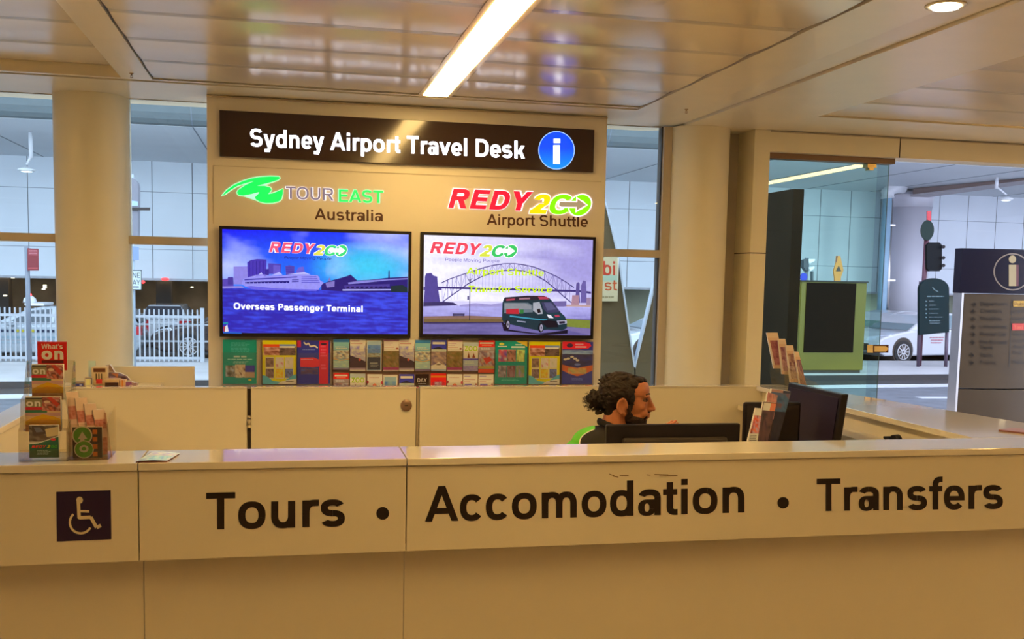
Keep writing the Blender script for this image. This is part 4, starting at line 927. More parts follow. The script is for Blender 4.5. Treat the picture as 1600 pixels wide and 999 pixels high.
pbox('card_holder', 'yellow card in a dark edged holder on the rear shelf', 'card holder', 132, 590, 145, 606, 5.23, .03, 'd8b890', lambda q: (q.rect(.05, .02, 1, 1, 'c8b088'), q.rect(.1, .05, .9, .12, '3c3438'), q.rect(.78, .05, .92, .8, '3c3438'), q.rect(.2, .2, .7, .9, 'd8c070')), rz=.1)
pbox('white_carton', 'white carton with brown band, dark stripes and red foot on the rear shelf', 'box', 143, 574, 168, 606, 5.27, .07, 'e4cfa8', lambda q: (q.rect(.12, .06, .88, .28, '5c2c10'), [q.rect(.25+i*.17, .36, .33+i*.17, .74, '5c4020') for i in range(3)], q.rect(.28, .68, .66, .92, 'd83028')))
pbox('grey_leaflet', 'curled grey leaflet standing behind the white carton', 'leaflet', 138, 564, 150, 606, 5.345, .004, 'b0a890', lambda q: (q.grid(0, 0, 1, 1, 4, 8, lambda u, v: mixc(lin('c8ccc8'), lin('9c9880'), v)), ))
pbox('brown_fronted_box', 'low cream box with dark brown front on the rear shelf', 'box', 163, 593, 186, 606, 5.22, .07, 'd4b48c', lambda q: q.rect(.04, .5, .96, 1, '3c180c'))
pbox('orange_striped_box', 'small cream box with orange stripe right of the brown fronted box', 'box', 187, 594, 196, 606, 5.225, .05, 'e4bc94', lambda q: q.rect(.35, 0, .6, 1, 'c86c20'))
def heap(name, label, cr_, Y, cols, seed):
    c0 = at(sum(p[0] for p in cr_)/len(cr_), max(p[1] for p in cr_), Y); t = thing(name, label, 'leaflets', tuple(c0))
    P3 = [at(x, y, Y) for x, y in cr_]; n = len(P3)
    k = MB(); k.add([p+Vector((0, d_, 0)) for d_ in (0, .03) for p in P3], [tuple(range(n)), tuple(range(2*n-1, n-1, -1))]+[(i, (i+1) % n, n+(i+1) % n, n+i) for i in range(n)], M['paper']); k.build('sheets', t)
    q = Deck(on_wall(Y-.0003)); 
    q.poly(cr_, cols[0]); rnd = random.Random(seed); cx_, cy_ = sum(p[0] for p in cr_)/n, sum(p[1] for p in cr_)/n
    for i in range(7):
        i0 = rnd.randrange(n); p0, p1 = Vector(cr_[i0]), Vector(cr_[(i0+1) % n]); m0 = Vector((cx_+rnd.uniform(-3, 3), cy_+rnd.uniform(-2, 2)))
        q.poly([tuple(p0.lerp(m0, .15)), tuple(p1.lerp(m0, .2)), tuple(m0)], cols[1+i % (len(cols)-1)])
    q.build('covers', M['print'], t); return t
heap('leaflet_heap', 'heap of dark purple leaflets lying behind the brown fronted box', [(168, 587), (171, 582), (186, 583), (198, 588), (203, 594), (170, 594)], 5.31, ['7c5c58', '9c7c8c', '5c3c38', 'c87848', '8c8498'], 3)
heap('leaflet_fan', 'brown leaflet leaning up behind the purple leaflet heap', [(170, 583), (165, 571), (172, 570), (178, 580), (182, 585)], 5.33, ['b08c68', '6c4430', 'a07850'], 4)
heap('leaflet_fan', 'small fanned purple and cream leaflets at the right end of the rear shelf', [(195, 606), (194, 597), (205, 596), (210, 599), (215, 598), (215, 606)], 5.24, ['c09878', '8c4c6c', 'd8b494', '9c7060'], 5)

# ================================================================== RIGHT END: LEAFLETS, MONITORS
def quad_leaflet(label, c4, Y, design, base_z, thick=.012, group=None):
    P3 = [at(x, y, Y) for x, y in c4]      # top left, top right, bottom right, bottom left
    t = thing('leaflet', label, 'leaflet', tuple((P3[2]+P3[3])/2), 0, group)
    k = MB(); k.add([p+Vector((0, d_, 0)) for d_ in (0, thick) for p in P3], [(0, 1, 2, 3), (7, 6, 5, 4), (0, 4, 5, 1), (1, 5, 6, 2), (2, 6, 7, 3), (3, 7, 4, 0)], M['paper']); k.build('sheets', t)
    q = Deck(lambda u, v, o: (P3[0]*(1-u)+P3[1]*u)*(1-v)+(P3[3]*(1-u)+P3[2]*u)*v-Vector((0, o*.4+.0001, 0))); design(q); q.build('cover', M['print'], t); return t
def d_tan(a_, b_, c_, s):
    def f_(q):
        q.rect(0, 0, 1, 1, 'd0a070'); q.rect(0, 0, 1, .14, 'd8b080'); photo(q, .15, .22, 1, .55, [a_, b_, c_], s); photo(q, .15, .55, 1, .9, [b_, c_, a_], s+1); q.rect(0, .3, .14, .9, 'd8b890')
    return f_
ls = [((1198, 520, 1215, 520, 1227, 576, 1209, 576), 4.98, d_tan('7c3838', '944c44', 'b06c58', 80), 'tallest of the four tan leaflets in the clear stand by the glass door'),
      ((1216, 530, 1227, 530, 1238, 586, 1222, 585), 4.95, d_tan('783844', 'a06450', 'c0886c', 82), 'second tallest of the four tan leaflets by the glass door'),
      ((1228, 540, 1239, 540, 1251, 598, 1235, 598), 4.92, d_tan('6c3c40', '9c6848', 'c8a078', 84), 'third of the four tan leaflets by the glass door, with grey square'),
      ((1241, 549.5, 1248, 550, 1261, 607, 1250, 607), 4.89, d_tan('5c4048', '845858', 'b08468', 86), 'lowest of the four tan leaflets by the glass door')]
for c8, Y_, ds, lb in ls: quad_leaflet(lb, [(c8[0], c8[1]), (c8[2], c8[3]), (c8[4], c8[5]), (c8[6], c8[7])], Y_, ds, 1.1, .01, 'tan leaflets in the clear stand by the glass door')
st = thing('leaflet_stand', 'clear stepped leaflet stand on the counter corner by the glass door', 'leaflet stand', (2.66, 4.93, 1.1))
b0 = [at(1206, 577, 5.0), at(1222, 586, 4.97), at(1235, 599, 4.94), at(1250, 606, 4.91)]
for i, p in enumerate(b0):
    k = MB(); k.box(p.x-.004, p.x+.055, p.y-.045, p.y-.043, max(p.z-.012, 1.1005), p.z+.025, M['acrylic']); k.box(p.x-.004, p.x+.055, p.y-.045, p.y, max(p.z-.014, 1.1002), max(p.z-.012, 1.1015), M['acrylic']); k.build('tray', st)
for Y_ in (4.86, 5.02):
    k = MB(); k.prism([(2.52, 1.1005), (2.74, 1.1005), (b0[3].x+.06, b0[3].z+.03), (b0[0].x, b0[0].z+.03), (b0[0].x, b0[0].z-.02)], Y_, Y_+.002, 'y', M['acrylic']); k.build('side_panel', st)
# leaflets standing on the desk beside the tilted screen
def d_photo(q): q.rect(0, 0, 1, 1, 'dcd0c0'); q.rect(0, 0, 1, .2, 'f0e4dc'); photo(q, 0, .2, 1, .72, ['38302c', 'e05028', 'b0a0a0', 'f07040'], 90, 6, 10); words(q, .1, .9, .76, .95, 4, '5c5048', 91)
def d_darkred(q): q.rect(0, 0, 1, 1, '5c3c34'); q.rect(.05, .02, .6, .2, 'e8ddd4'); q.rect(.6, .02, 1, .2, 'd87850'); photo(q, 0, .2, 1, 1, ['4c3438', '6c4840', '3c3030'], 92)
def d_coral(q): q.rect(0, 0, 1, 1, 'a86450'); photo(q, 0, 0, 1, .5, ['a05848', 'c88068', '806058'], 93); photo(q, 0, .5, 1, 1, ['4c3430', '342828', '5c4038'], 94)
def d_blueish(q): q.rect(0, 0, 1, 1, '3c3c48'); q.rect(0, 0, .6, .06, 'a87860'); photo(q, 0, .05, 1, .4, ['7c4c44', '4c6478', '384858'], 95); photo(q, 0, .4, 1, 1, ['2c2c34', '3c3438', '28242c'], 96)
quad_leaflet('blue grey leaflet standing highest beside the tilted screen', [(1206, 608, ), (1236, 612), (1215, 693), (1190, 693)], 3.90, d_blueish, .98, .015)
quad_leaflet('coral leaflet standing between the blue grey and the dark red one', [(1200, 613), (1215, 618), (1202, 693), (1186, 693)], 3.875, d_coral, .98)
quad_leaflet('dark red leaflet with white corner beside the tilted screen', [(1193, 628), (1213, 630), (1199, 693), (1180, 693)], 3.855, d_darkred, .98)
quad_leaflet('white leaflet with orange and black photo, nearest the seated man', [(1181, 638), (1191, 639), (1183, 693), (1168, 693)], 3.83, d_photo, .98)
t = thing('leaflet_rest', 'small dark block under the leaflets beside the tilted screen', 'stand', (1.93, 3.87, .75))
k = MB(); a = at(1163, 693, 3.86); b = at(1236, 693, 3.86); k.box(a.x, b.x-.03, 3.82, 3.93, .752, a.z-.003, M['blackmatt']); k.build('block', t, bevel=.002)

def atx(x, y, X): d = ray(x, y); return EYE+d*(X/d.x)
# keyboard screen in front of the seated man, seen from behind
t = thing('monitor', 'wide black monitor in front of the seated man, seen from behind', 'monitor', (1.48, 3.74, .75))
tl, tr = at(948, 666, 3.72), at(1154, 659.5, 3.74)
k = MB(); cz = (tl.z+tr.z)/2; k.box(tl.x, tr.x, 3.72, 3.745, cz-.325, cz, M['black']); k.build('screen_housing', t, bevel=.006)
k = MB(); k.box(tl.x+.06, tr.x-.06, 3.695, 3.722, cz-.27, cz-.05, M['blackmatt']); k.build('rear_cover', t, bevel=.01)
k = MB(); k.box(1.45, 1.51, 3.70, 3.73, .76, .95, M['black']); k.build('stand_neck', t)
k = MB(); k.box(1.36, 1.60, 3.64, 3.84, .7505, .765, M['black']); k.build('stand_base', t, bevel=.003)
# tilted screen at the side return
XX = 2.20
A_, B_ = atx(1232, 600, XX), atx(1316, 614.5, XX)
t = thing('monitor', 'large dark tilted screen standing beside the leaflets, facing the seated man', 'monitor', (XX, (A_.y+B_.y)/2, .75))
y0_, y1_ = B_.y, A_.y; zt_ = (A_.z+B_.z)/2; sl = .12
k = MB()
def sd(x_off, ya, yb, za, zb, th, mt, k):
    vs = []
    for dx in (0, th):
        for yy, zz in ((ya, za), (yb, za), (yb, zb), (ya, zb)): vs.append((XX+x_off+dx-(zt_-zz)*sl, yy, zz))
    k.add(vs, [(0, 1, 2, 3), (7, 6, 5, 4), (0, 4, 5, 1), (1, 5, 6, 2), (2, 6, 7, 3), (3, 7, 4, 0)], mt)
navy = mat('dark_blue_screen_glass', (.020, .012, .034), .45, var=.1, spec=.25)
sd(0, y0_, y1_, zt_-.40, zt_, .03, M['black'], k); k.build('screen_housing', t, bevel=.004)
k = MB(); sd(-.003, y0_+.018, y1_-.018, zt_-.38, zt_-.018, .003, navy, k); k.build('screen_glass', t)
k = MB(); sd(.03, (y0_+y1_)/2-.04, (y0_+y1_)/2+.04, .76, zt_-.15, .03, M['black'], k); k.build('stand_neck', t)
k = MB(); k.box(XX-.10, XX+.10, (y0_+y1_)/2-.14, (y0_+y1_)/2+.14, .7505, .765, M['black']); k.build('stand_base', t, bevel=.003)
# second black monitor behind the leaflets
t = thing('monitor', 'black monitor with rounded corner half hidden behind the leaflets', 'monitor', (1.95, 4.0, .75))
tl = at(1163, 629, 3.98); k = MB(); k.box(tl.x, tl.x+.26, 3.975, 4.0, tl.z-.28, tl.z, M['black']); k.build('screen_housing', t, bevel=.01)
k = MB(); k.box(tl.x+.012, tl.x+.248, 3.972, 3.976, tl.z-.265, tl.z-.014, M['blackmatt']); k.build('rear_cover', t)
k = MB(); k.box(tl.x+.1, tl.x+.16, 3.98, 4.0, .755, tl.z-.27, M['black']); k.build('stand_neck', t); k = MB(); k.box(tl.x+.03, tl.x+.23, 3.945, 4.05, .7505, .762, M['black']); k.build('stand_base', t)
# black dispenser on the ledge
p = atx(1401, 690, 2.41); t = thing('tape_dispenser', 'small black tape dispenser on the inner ledge at the right', 'tape dispenser', (2.41, p.y, 1.0))
k = MB(); k.prism([(p.y-.055, 1.0005), (p.y+.07, 1.0005), (p.y+.065, 1.012), (p.y+.03, 1.022), (p.y-.045, 1.016)], 2.39, 2.43, 'x', M['black']); k.build('base', t, bevel=.003)
k = MB(); k.cyl((2.397, p.y+.005, 1.024), (2.423, p.y+.005, 1.026), .026, M['black'], n=28); k.build('tape_roll', t)
k = MB(); k.prism([(p.y+.05, 1.012), (p.y+.075, 1.03), (p.y+.07, 1.035), (p.y+.04, 1.02)], 2.395, 2.425, 'x', M['black']); k.build('cutter', t)
# ================================================================== OUTSIDE: ROAD, ISLAND, TERMINAL OPPOSITE
GZ = -.6
asph = mat('dark_asphalt', (.10, .11, .13), .7, var=.25, scale=3, bump=.1, bscale=60)
conc = mat('pale_concrete', (.42, .42, .43), .6, var=.1, scale=1.2, bump=.05)
g = MB(); g.box(-60, 90, 12, 80, GZ-.3, GZ, asph); wall_part('road', g)
kerbY = lambda x: 20.8+(x+5)*.07
k = MB(); k.prism([(-40, kerbY(-40)), (60, kerbY(60)), (60, 26.3), (-40, 26.3)], GZ, GZ+.13, 'z', conc); wall_part('pavement', k)
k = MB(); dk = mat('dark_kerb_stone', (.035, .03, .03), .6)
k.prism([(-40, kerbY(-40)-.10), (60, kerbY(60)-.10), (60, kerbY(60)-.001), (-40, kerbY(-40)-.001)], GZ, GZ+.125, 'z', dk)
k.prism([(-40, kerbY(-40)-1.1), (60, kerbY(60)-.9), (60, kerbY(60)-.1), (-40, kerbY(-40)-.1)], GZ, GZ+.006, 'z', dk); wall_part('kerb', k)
k = MB(); wl = mat('worn_white_line', (.48, .50, .54), .5, var=.1)
k.prism([(-40, kerbY(-40)-2.0), (60, kerbY(60)-1.3), (60, kerbY(60)-.95), (-40, kerbY(-40)-1.15)], GZ, GZ+.008, 'z', wl)
p = atz(1435, 622, GZ); p2 = atz(1500, 622.5, GZ); k.prism([(p.x, p.y-.12), (p2.x+1, p2.y-.12), (p2.x+1, p2.y+.12), (p.x, p.y+.12)], GZ, GZ+.008, 'z', wl); wall_part('road_marking_lines', k)

# terminal building opposite
def facade_mat():
    m = mat('glazed_facade_panels', (.76, .82, .88), .25, var=.05, scale=.6, coat=.3)
    nt = m.node_tree; b = nt.nodes['Principled BSDF']; base = b.inputs['Base Color'].links[0].from_socket
    tc = nt.nodes.new('ShaderNodeTexCoord'); sp = nt.nodes.new('ShaderNodeSeparateXYZ'); nt.links.new(tc.outputs['Object'], sp.inputs[0])
    def line(src, pitch, off, width):
        a = nt.nodes.new('ShaderNodeMath'); a.operation = 'ADD'; a.inputs[1].default_value = off+100*pitch
        nt.links.new(src, a.inputs[0]); md = nt.nodes.new('ShaderNodeMath'); md.operation = 'MODULO'; md.inputs[1].default_value = pitch
        nt.links.new(a.outputs[0], md.inputs[0]); lt = nt.nodes.new('ShaderNodeMath'); lt.operation = 'LESS_THAN'; lt.inputs[1].default_value = width
        nt.links.new(md.outputs[0], lt.inputs[0]); return lt.outputs[0]
    cur = base
    for src, pitch, off, wd_, col in ((sp.outputs[2], .86, .02, .03, (.78, .83, .88, 1)), (sp.outputs[2], 1.72, .55, .02, (.30, .35, .40, 1)), (sp.outputs[0], 1.16, .85, .024, (.09, .11, .13, 1))):
        mx = nt.nodes.new('ShaderNodeMix'); mx.data_type = 'RGBA'; mx.inputs[7].default_value = col
        nt.links.new(line(src, pitch, off, wd_), mx.inputs[0]); nt.links.new(cur, mx.inputs[6]); cur = mx.outputs[2]
    nt.links.new(cur, b.inputs['Base Color']); return m
tb = thing('terminal_building', 'long pale glazed terminal building across the road, open and dark below', 'building', (5, 33, GZ))
k = MB(); k.box(-45, 75, 33, 33.4, 1.40, 4.93, facade_mat()); k.build('glazed_facade', tb)
k = MB(); k.box(-45, 75, 32.96, 33.0, 1.36, 1.43, wl); k.build('lower_rail', tb)
sof = mat('pale_canopy_panels', (.74, .79, .82), .45, var=.03, scale=.8)
k = MB(); prof = [(24.0+.9*(1-math.sin(a_)), 4.93+.9*(1-math.cos(a_))) for a_ in [PI/2*i/8 for i in range(9)]]
k.box(-45, 75, 24.9, 33.4, 4.93, 8.0, sof); k.build('canopy', tb)
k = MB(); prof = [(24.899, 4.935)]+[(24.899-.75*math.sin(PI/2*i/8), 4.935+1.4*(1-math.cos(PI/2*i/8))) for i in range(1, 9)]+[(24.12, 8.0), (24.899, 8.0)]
k.prism(prof, -45, 75, 'x', mat('shade_toned_canopy_fascia', (.17, .21, .22), .5, var=.04)); k.build('canopy_fascia', tb)  # darker grey than the canopy: shade on the fascia put into its colour
k = MB(); jt = mat('panel_joint_grey', (.22, .26, .30), .6)
for i in range(-14, 24):
    x = i*2.45+.35; k.box(x, x+.03, 24.9, 33, 4.922, 4.931, jt); k.box(x, x+.03, 24.10, 24.14, 6.1, 8, jt)
    for j in range(8):
        a0, a1 = PI/2*j/8, PI/2*(j+1)/8; y0, z0_, y1, z1_ = 24.9-.75*math.sin(a0), 4.93+1.4*(1-math.cos(a0)), 24.9-.75*math.sin(a1), 4.93+1.4*(1-math.cos(a1))
        k.add([(x, y0, z0_-.006), (x+.03, y0, z0_-.006), (x+.03, y1-.01, z1_-.004), (x, y1-.01, z1_-.004)], [(0, 1, 2, 3)], jt)
k.build('canopy_joints', tb, fix=False)
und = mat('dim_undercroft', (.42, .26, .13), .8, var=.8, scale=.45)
k = MB(); k.box(-45, 12, 44, 44.3, GZ, 1.6, und); k.build('undercroft_wall', tb)
k = MB(); k.box(12, 75, 40, 40.3, GZ, 1.6, mat('greenish_undercroft', (.50, .55, .46), .7, var=.35, scale=.35)); k.build('undercroft_wall', tb)
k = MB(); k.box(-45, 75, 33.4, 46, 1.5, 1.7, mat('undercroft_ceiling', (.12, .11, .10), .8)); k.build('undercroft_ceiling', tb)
dkb = mat('dark_column_paint', (.06, .05, .045), .6)
for x in (-9.5, -4.35, 4.4, 11.0): k = MB(); k.box(x, x+.5, 37, 37.5, GZ, 1.5, dkb); k.build('undercroft_column', tb)
fl = mat('small_ceiling_lamp', (1, .9, .7), emit=(1, .85, .6), es=3)
for (x_, y_) in ((70, 446), (20, 434), (300, 449), (8, 462), (68, 452)):
    p = at(x_, y_, 36.5); k = MB(); k.box(p.x-.035, p.x+.035, 36.4, 36.6, p.z-.02 if x_ != 70 else p.z-.10, p.z+.02, fl); k.build('undercroft_lamp', tb)
for i, (x_, w_, e_) in enumerate(((-6, 14, 110), (8, 8, 160), (22, 16, 420))):
    la = bpy.data.lights.new('undercroft_fill', 'AREA'); la.shape = 'RECTANGLE'; la.size = w_; la.size_y = .3; la.energy = e_; la.color = (1, .72, .42) if x_ < 10 else (.85, .95, .85)
    lo = bpy.data.objects.new('undercroft_fill', la); COL.objects.link(lo); lo.location = (x_, 37, 1.45)  # added fill lights without fixtures, brightening the undercroft
rd = mat('red_signal_lamp', (1, .1, .1), emit=(1, .03, .03), es=3)
for (x_, y_) in ((258, 436.5), (223, 441)):
    p = at(x_, y_, 32.5); k = MB(); k.ell(p, (.12 if x_ > 230 else .07, .05, .05), rd, sub=2); k.build('red_lamp', tb)

# raking portal outside the middle window, with poster
pr_ = thing('raking_portal', 'olive brown raking concrete legs forming a V outside the middle window', 'structure', (2.7, 8.2, 0))
oli = mat('olive_concrete', (.085, .062, .025), .6, var=.12, scale=2)
edg = mat('pale_blue_edge', (.45, .52, .62), .5)
def px_prism(pts, Y0, Y1, mt, nm, par):
    P = [at(x, y, Y0) for x, y in pts]; k = MB(); k.prism([(q_.x, q_.z) for q_ in P], Y0, Y1, 'y', mt); return k.build(nm, par)
px_prism([(860, 215), (922, 215), (944, 310), (965, 400), (991, 574), (994, 760), (880, 760)], 8.0, 8.14, oli, 'left_leg', pr_)
px_prism([(1080, 222), (1150, 222), (1075, 760), (996, 760), (993, 574), (1033, 410)], 8.0, 8.05, oli, 'right_leg', pr_)
px_prism([(944, 310), (946, 310), (967.5, 400), (993, 574), (991, 574), (965, 400)], 7.985, 8.145, edg, 'left_edge', pr_)
px_prism([(1033, 410), (1030, 410), (991.5, 572), (993, 576)], 7.995, 8.05, edg, 'right_edge', pr_)
t = thing('poster', 'cream poster with red letters on the raking leg outside the middle window', 'poster', tuple(at(952, 471, 7.99)))
q = Deck(on_wall(7.962)); q.rect(930, 402, 965, 471, 'c8c0a0'); q.poly([(930, 402), (962, 402), (965, 415), (965, 471), (930, 471)], 'c0b898'); q.rect(930, 430, 965, 440, 'a0b8a4')
q.text('bi', (942.5, 430), (961, 430.5), 22, 'b8402c', bold=.03); q.text('ist', (939, 454), (964, 454), 17, 'b8502c', bold=.01); words(q, 940, 964, 463, 468, 1, '908868', 101); q.build('printed_sheet', M['vinyl'], t)
a, b = at(930, 402, 7.964), at(965, 471, 7.964); k = MB(); k.box(a.x, b.x, 7.964, 7.9845, b.z, a.z, M['paper']); k.build('backing_board', t)

# steel monolith and info totem on the forecourt
t = thing('dark_screen_wall', 'tall dark freestanding slab outside the glass door', 'panel', (4.7, 10, 0))
k = MB(); a = at(1240, 295, 9.0); b = at(1257, 297, 9.0); k.box(a.x, b.x, 9.0, 11.4, 0, a.z, mat('dark_brown_slab', (.022, .012, .007), .7, var=.3, scale=1, spec=.06)); k.build('slab', t, bevel=.005)
k = MB(); k.box(a.x-.02, b.x+.02, 8.98, 11.42, 0, .06, M['steel']); k.build('foot_rail', t)
t = thing('info_totem', 'tall brown information totem with dark blue head and white i', 'totem', (7.35, 9.8, 0))
a = at(1504, 388, 9.5); b = at(1504, 458, 9.5); c_ = at(1650, 640, 9.5); xr = at(1652, 425, 9.5).x
bz = mat('bronze_totem_face', (.075, .052, .03), .5, var=.1, scale=3, spec=.2)
def curved(x0, x1, z0, z1, sag, mt, k, n=60):
    pts = [(x0+(x1-x0)*i/n, 9.5-sag*math.sin(PI*i/n)) for i in range(n+1)]+[(x1, 9.62), (x0, 9.62)]; k.prism(pts, z0, z1, 'z', mt)
k = MB(); curved(a.x+.04, xr-.04, .60, b.z-.005, .09, bz, k); k.build('body', t)
k = MB(); curved(a.x+.04, xr-.04, .08, .585, .09, bz, k); k.build('lower_body', t)
k = MB(); curved(a.x, xr, b.z, a.z, .10, mat('navy_totem_head', (.006, .006, .016), .4, spec=.15), k); k.build('head', t)
k = MB(); k.box(a.x+.01, a.x+.035, 9.48, 9.62, 0, b.z, M['steel']); k.box(xr-.045, xr-.01, 9.48, 9.62, 0, b.z, M['steel']); k.box(a.x+.06, xr-.06, 9.50, 9.62, 0, .08, M['black']); k.build('side_rails', t)
def tot(x, y, o):
    p = at(x, y, 9.5); u = (p.x-a.x)/(xr-a.x); return Vector((p.x, 9.5-.103*math.sin(PI*max(0, min(1, u)))-o, p.z))
q = Deck(tot); q.ring(1572, 425, 27, 29, '7c6c5c', asp=.96); q.disc(1571.5, 405.5, 5.5, 6, 'a08c60')
q.rect(1566, 414, 1577, 447, 'a08c60'); q.rect(1577, 414, 1581, 447, '581c1c'); q.build('i_symbol', M['vinyl'], t)
q = Deck(lambda x, y, o: tot(x, y, o)+Vector((0, .0115*math.sin(PI*max(0, min(1, (at(x, y, 9.5).x-a.x-.04)/(xr-a.x-.08)))), 0))); tx = '080503'
rows = [(475.5, 'Departures', 1), (486.5, 'Charters', 0), (498.5, 'Shuttles', 0), (511, 'Limousines', 1), (522.5, 'Rental Car', 1), (535, 'Pre Booked', 1), (543, 'Taxis', None), (555, 'Taxis', 1), (566.5, 'Trains', 1)]
for i, (y, w_, ar) in enumerate(rows):
    x = 1527-i*.35; q.text(w_, (x, y+2), (x+3.9*len(w_)-1, y+2), 5.6, tx, bold=.0, same=True)
    if ar is not None:
        s_ = 1 if ar else -1; cx_ = 1518-i*.6; q.n += 0; q.line([(cx_-3.5, y), (cx_+3, y)], 1.3, tx); q.poly([(cx_+4*s_, y), (cx_, y-3.4), (cx_-1.4*s_, y-3.2), (cx_+1.6*s_, y), (cx_-1.4*s_, y+3.2), (cx_, y+3.4)], tx)
q.line([(1571.5, 467), (1567, 572)], .8, tx)
q.rect(1573.5, 470, 1604, 479, 'c09010'); q.text('Public Bus', (1575, 477.5), (1612, 477.5), 5.4, '5c3810', bold=.0); q.rect(1571.5, 505, 1592, 515.5, 'c02c18'); q.text('Taxi', (1574, 513.5), (1588, 513.5), 5.4, 'e07848', bold=.0)
for y, w_ in ((488.5, 'Car Park'), (500, 'Coaches'), (524, 'Rental'), (534, 'Express'), (543.5, 'Australia'), (552.5, 'Post'), (567.5, 'Police')): q.text(w_, (1573, y), (1573+3.9*len(w_), y), 5.2, tx, bold=.0, same=True)
q.build('directory_text', M['vinyl'], t)

# advertising cabinet on the island
t = thing('display_cabinet', 'olive framed display cabinet with a dark screen on the traffic island', 'display cabinet', (12.8, 22.7, GZ+.13))
ol = mat('olive_metal', (.16, .115, .004), .4, var=.1, scale=2); ax0, ax1, az0, az1 = 11.93, 13.65, -.46, 1.715
k = MB(); k.box(ax0, ax1, 22.5, 22.9, az0+.06, az1, ol); k.build('cabinet', t, bevel=.01)
k = MB(); k.box(12.06, 13.36, 22.485, 22.5, .03, 1.69, mat('dark_display_glass', (.012, .006, .004), .7, spec=.06)); k.build('dark_screen', t)
k = MB(); k.box(ax0+.05, ax1-.05, 22.53, 22.87, GZ+.13, az0+.06, M['dark']); k.build('plinth', t)
k = MB(); k.box(ax0-.02, ax1+.02, 22.47, 22.93, az1, az1+.03, M['blackmatt']); k.build('cap', t)

# big steel column, pipes, beam
CY = 32.0; ca_ = at(1419, 400, CY); cr_ = .68; zc = lambda y: at(1419, y, CY).z
t = thing('steel_column', 'large round silver steel column beside the light blue pipe', 'column', (ca_.x, CY, GZ))
stl = mat('satin_aluminium', (.68, .66, .72), .4, metal=.08, var=.05, scale=1)
k = MB(); k.cyl((ca_.x, CY, GZ), (ca_.x, CY, zc(325)), cr_, stl, n=48); k.build('shaft', t)
k = MB(); k.lathe((ca_.x, CY, zc(325)), [(cr_+.03, 0), (cr_+.03, .28), (cr_+.09, .40), (cr_+.12, .42)], stl, 48); k.build('collar', t)
k = MB(); k.lathe((ca_.x, CY, zc(325)+.42), [(cr_*.8, 0), (cr_*.75, .1), (cr_*.6, 4.92-zc(325)-.42)], stl, 40); k.build('head', t)
t = thing('drain_pipe', 'light blue drain pipe beside the steel column', 'pipe', (at(1386, 560, CY-.9).x, CY-.9, GZ))
lb_ = mat('light_blue_paint', (.36, .55, .70), .4); wp = mat('white_duct', (.82, .84, .88), .35); PYY = CY-.9
g_ = lambda x, y: at(x, y, PYY)
k = MB(); b_ = g_(1376.5, 500); e_ = g_(1387, 306); b_.z = GZ; k.cyl(b_, e_, .15, lb_, n=24); k.build('pipe', t)
k = MB(); k.tube([g_(1387, 310), g_(1386.5, 301), g_(1391, 295), g_(1400, 292), g_(1412, 292)], .22, wp, 16); k.build('elbow', t)
k = MB(); b_ = g_(1386, 500); e_ = g_(1393, 312); b_.z = GZ; k.cyl(b_, e_, .06, pole_m0 if False else M['steel'], n=16); k.build('conduit', t)
k = MB()
for y_ in (352, 438):
    p0, p1 = g_(1380, y_), g_(1396, y_); k.box(p0.x, p1.x, PYY-.12, PYY-.06, p0.z-.03, p0.z+.03, M['steel'])
k.build('brackets', t)
t = thing('canopy_beam', 'deep brown edged beam running out over the road above the info totem', 'beam', (17.5, 24, 4.2))
A_, B_ = at(1436, 308, 31.3), at(1720, 267, 24.95)
def skew(h0, h1, wid, mt, nm):
    vs = []
    for p_ in (A_, B_):
        for z_ in (h0, h1):
            for w_ in (-wid, wid): vs.append((p_.x+w_, p_.y, min(p_.z+z_, 4.92)))
    k = MB(); k.add(vs, [(0, 1, 3, 2), (4, 6, 7, 5), (0, 4, 5, 1), (2, 3, 7, 6), (0, 2, 6, 4), (1, 5, 7, 3)], mt); k.build(nm, t)
skew(0, .07, .32, mat('beam_underside', (.50, .46, .48), .5), 'bottom_flange'); skew(.07, .36, .24, mat('brown_beam_web', (.30, .22, .20), .6), 'web')

# poles, signs and lamps
pole_m = mat('grey_pole_paint', (.16, .18, .22), .45)
def pole(par, x, Y, z0, z1, r=.035, m_=None): k = MB(); k.cyl((x, Y, z0), (x, Y, z1), r, m_ or pole_m, n=16); return k.build('pole', par)
p = at(42, 385, 21.6); t = thing('parking_sign', 'red rectangular sign on a grey pole, leftmost outside', 'sign', (p.x, 21.6, GZ+.13)); pole(t, p.x, 21.6, GZ+.13, p.z, .045)
q = Deck(on_wall(21.54)); q.poly([(43, 388), (60.5, 389.5), (60, 423), (43, 423)], '781820'); q.poly([(44, 389.5), (59, 391), (59, 400), (44, 399)], '8c3038'); words(q, 45, 58, 391, 399, 2, 'a86068', 110); q.rect(44, 418.5, 59, 420, 'b04848'); q.build('sign_face', M['vinyl'], t)
a, b = at(43, 388.5, 21.55), at(60.5, 423, 21.55); k = MB(); k.box(a.x, b.x, 21.545, 21.57, b.z, a.z, mat('maroon_sign_back', (.12, .01, .03), .5)); k.build('sign_plate', t)
p = at(209.5, 600, 19.0); kx = p.x
t = thing('signal_pole', 'grey traffic signal on a pole carrying a ONE WAY sign, beside the left column', 'traffic signal', (kx, 19, GZ)); pole(t, kx, 19, GZ, 3.3, .04, mat('blue_grey_pole', (.35, .42, .50), .4))
px_prism([(197, 284), (199, 278), (207, 278), (214, 284), (216, 292), (215.5, 372), (197, 372)], 18.93, 19.2, mat('grey_signal_housing', (.20, .20, .24), .5), 'signal_housing', t)
px_prism([(197, 312), (215.5, 315), (215.5, 322), (197, 322)], 18.915, 18.93, mat('light_blue_band', (.35, .48, .80), .5), 'blue_band', t)
px_prism([(206, 324.5), (234, 324.5), (234, 329), (206, 329)], 18.9, 18.95, M['blackmatt'], 'side_arm', t)
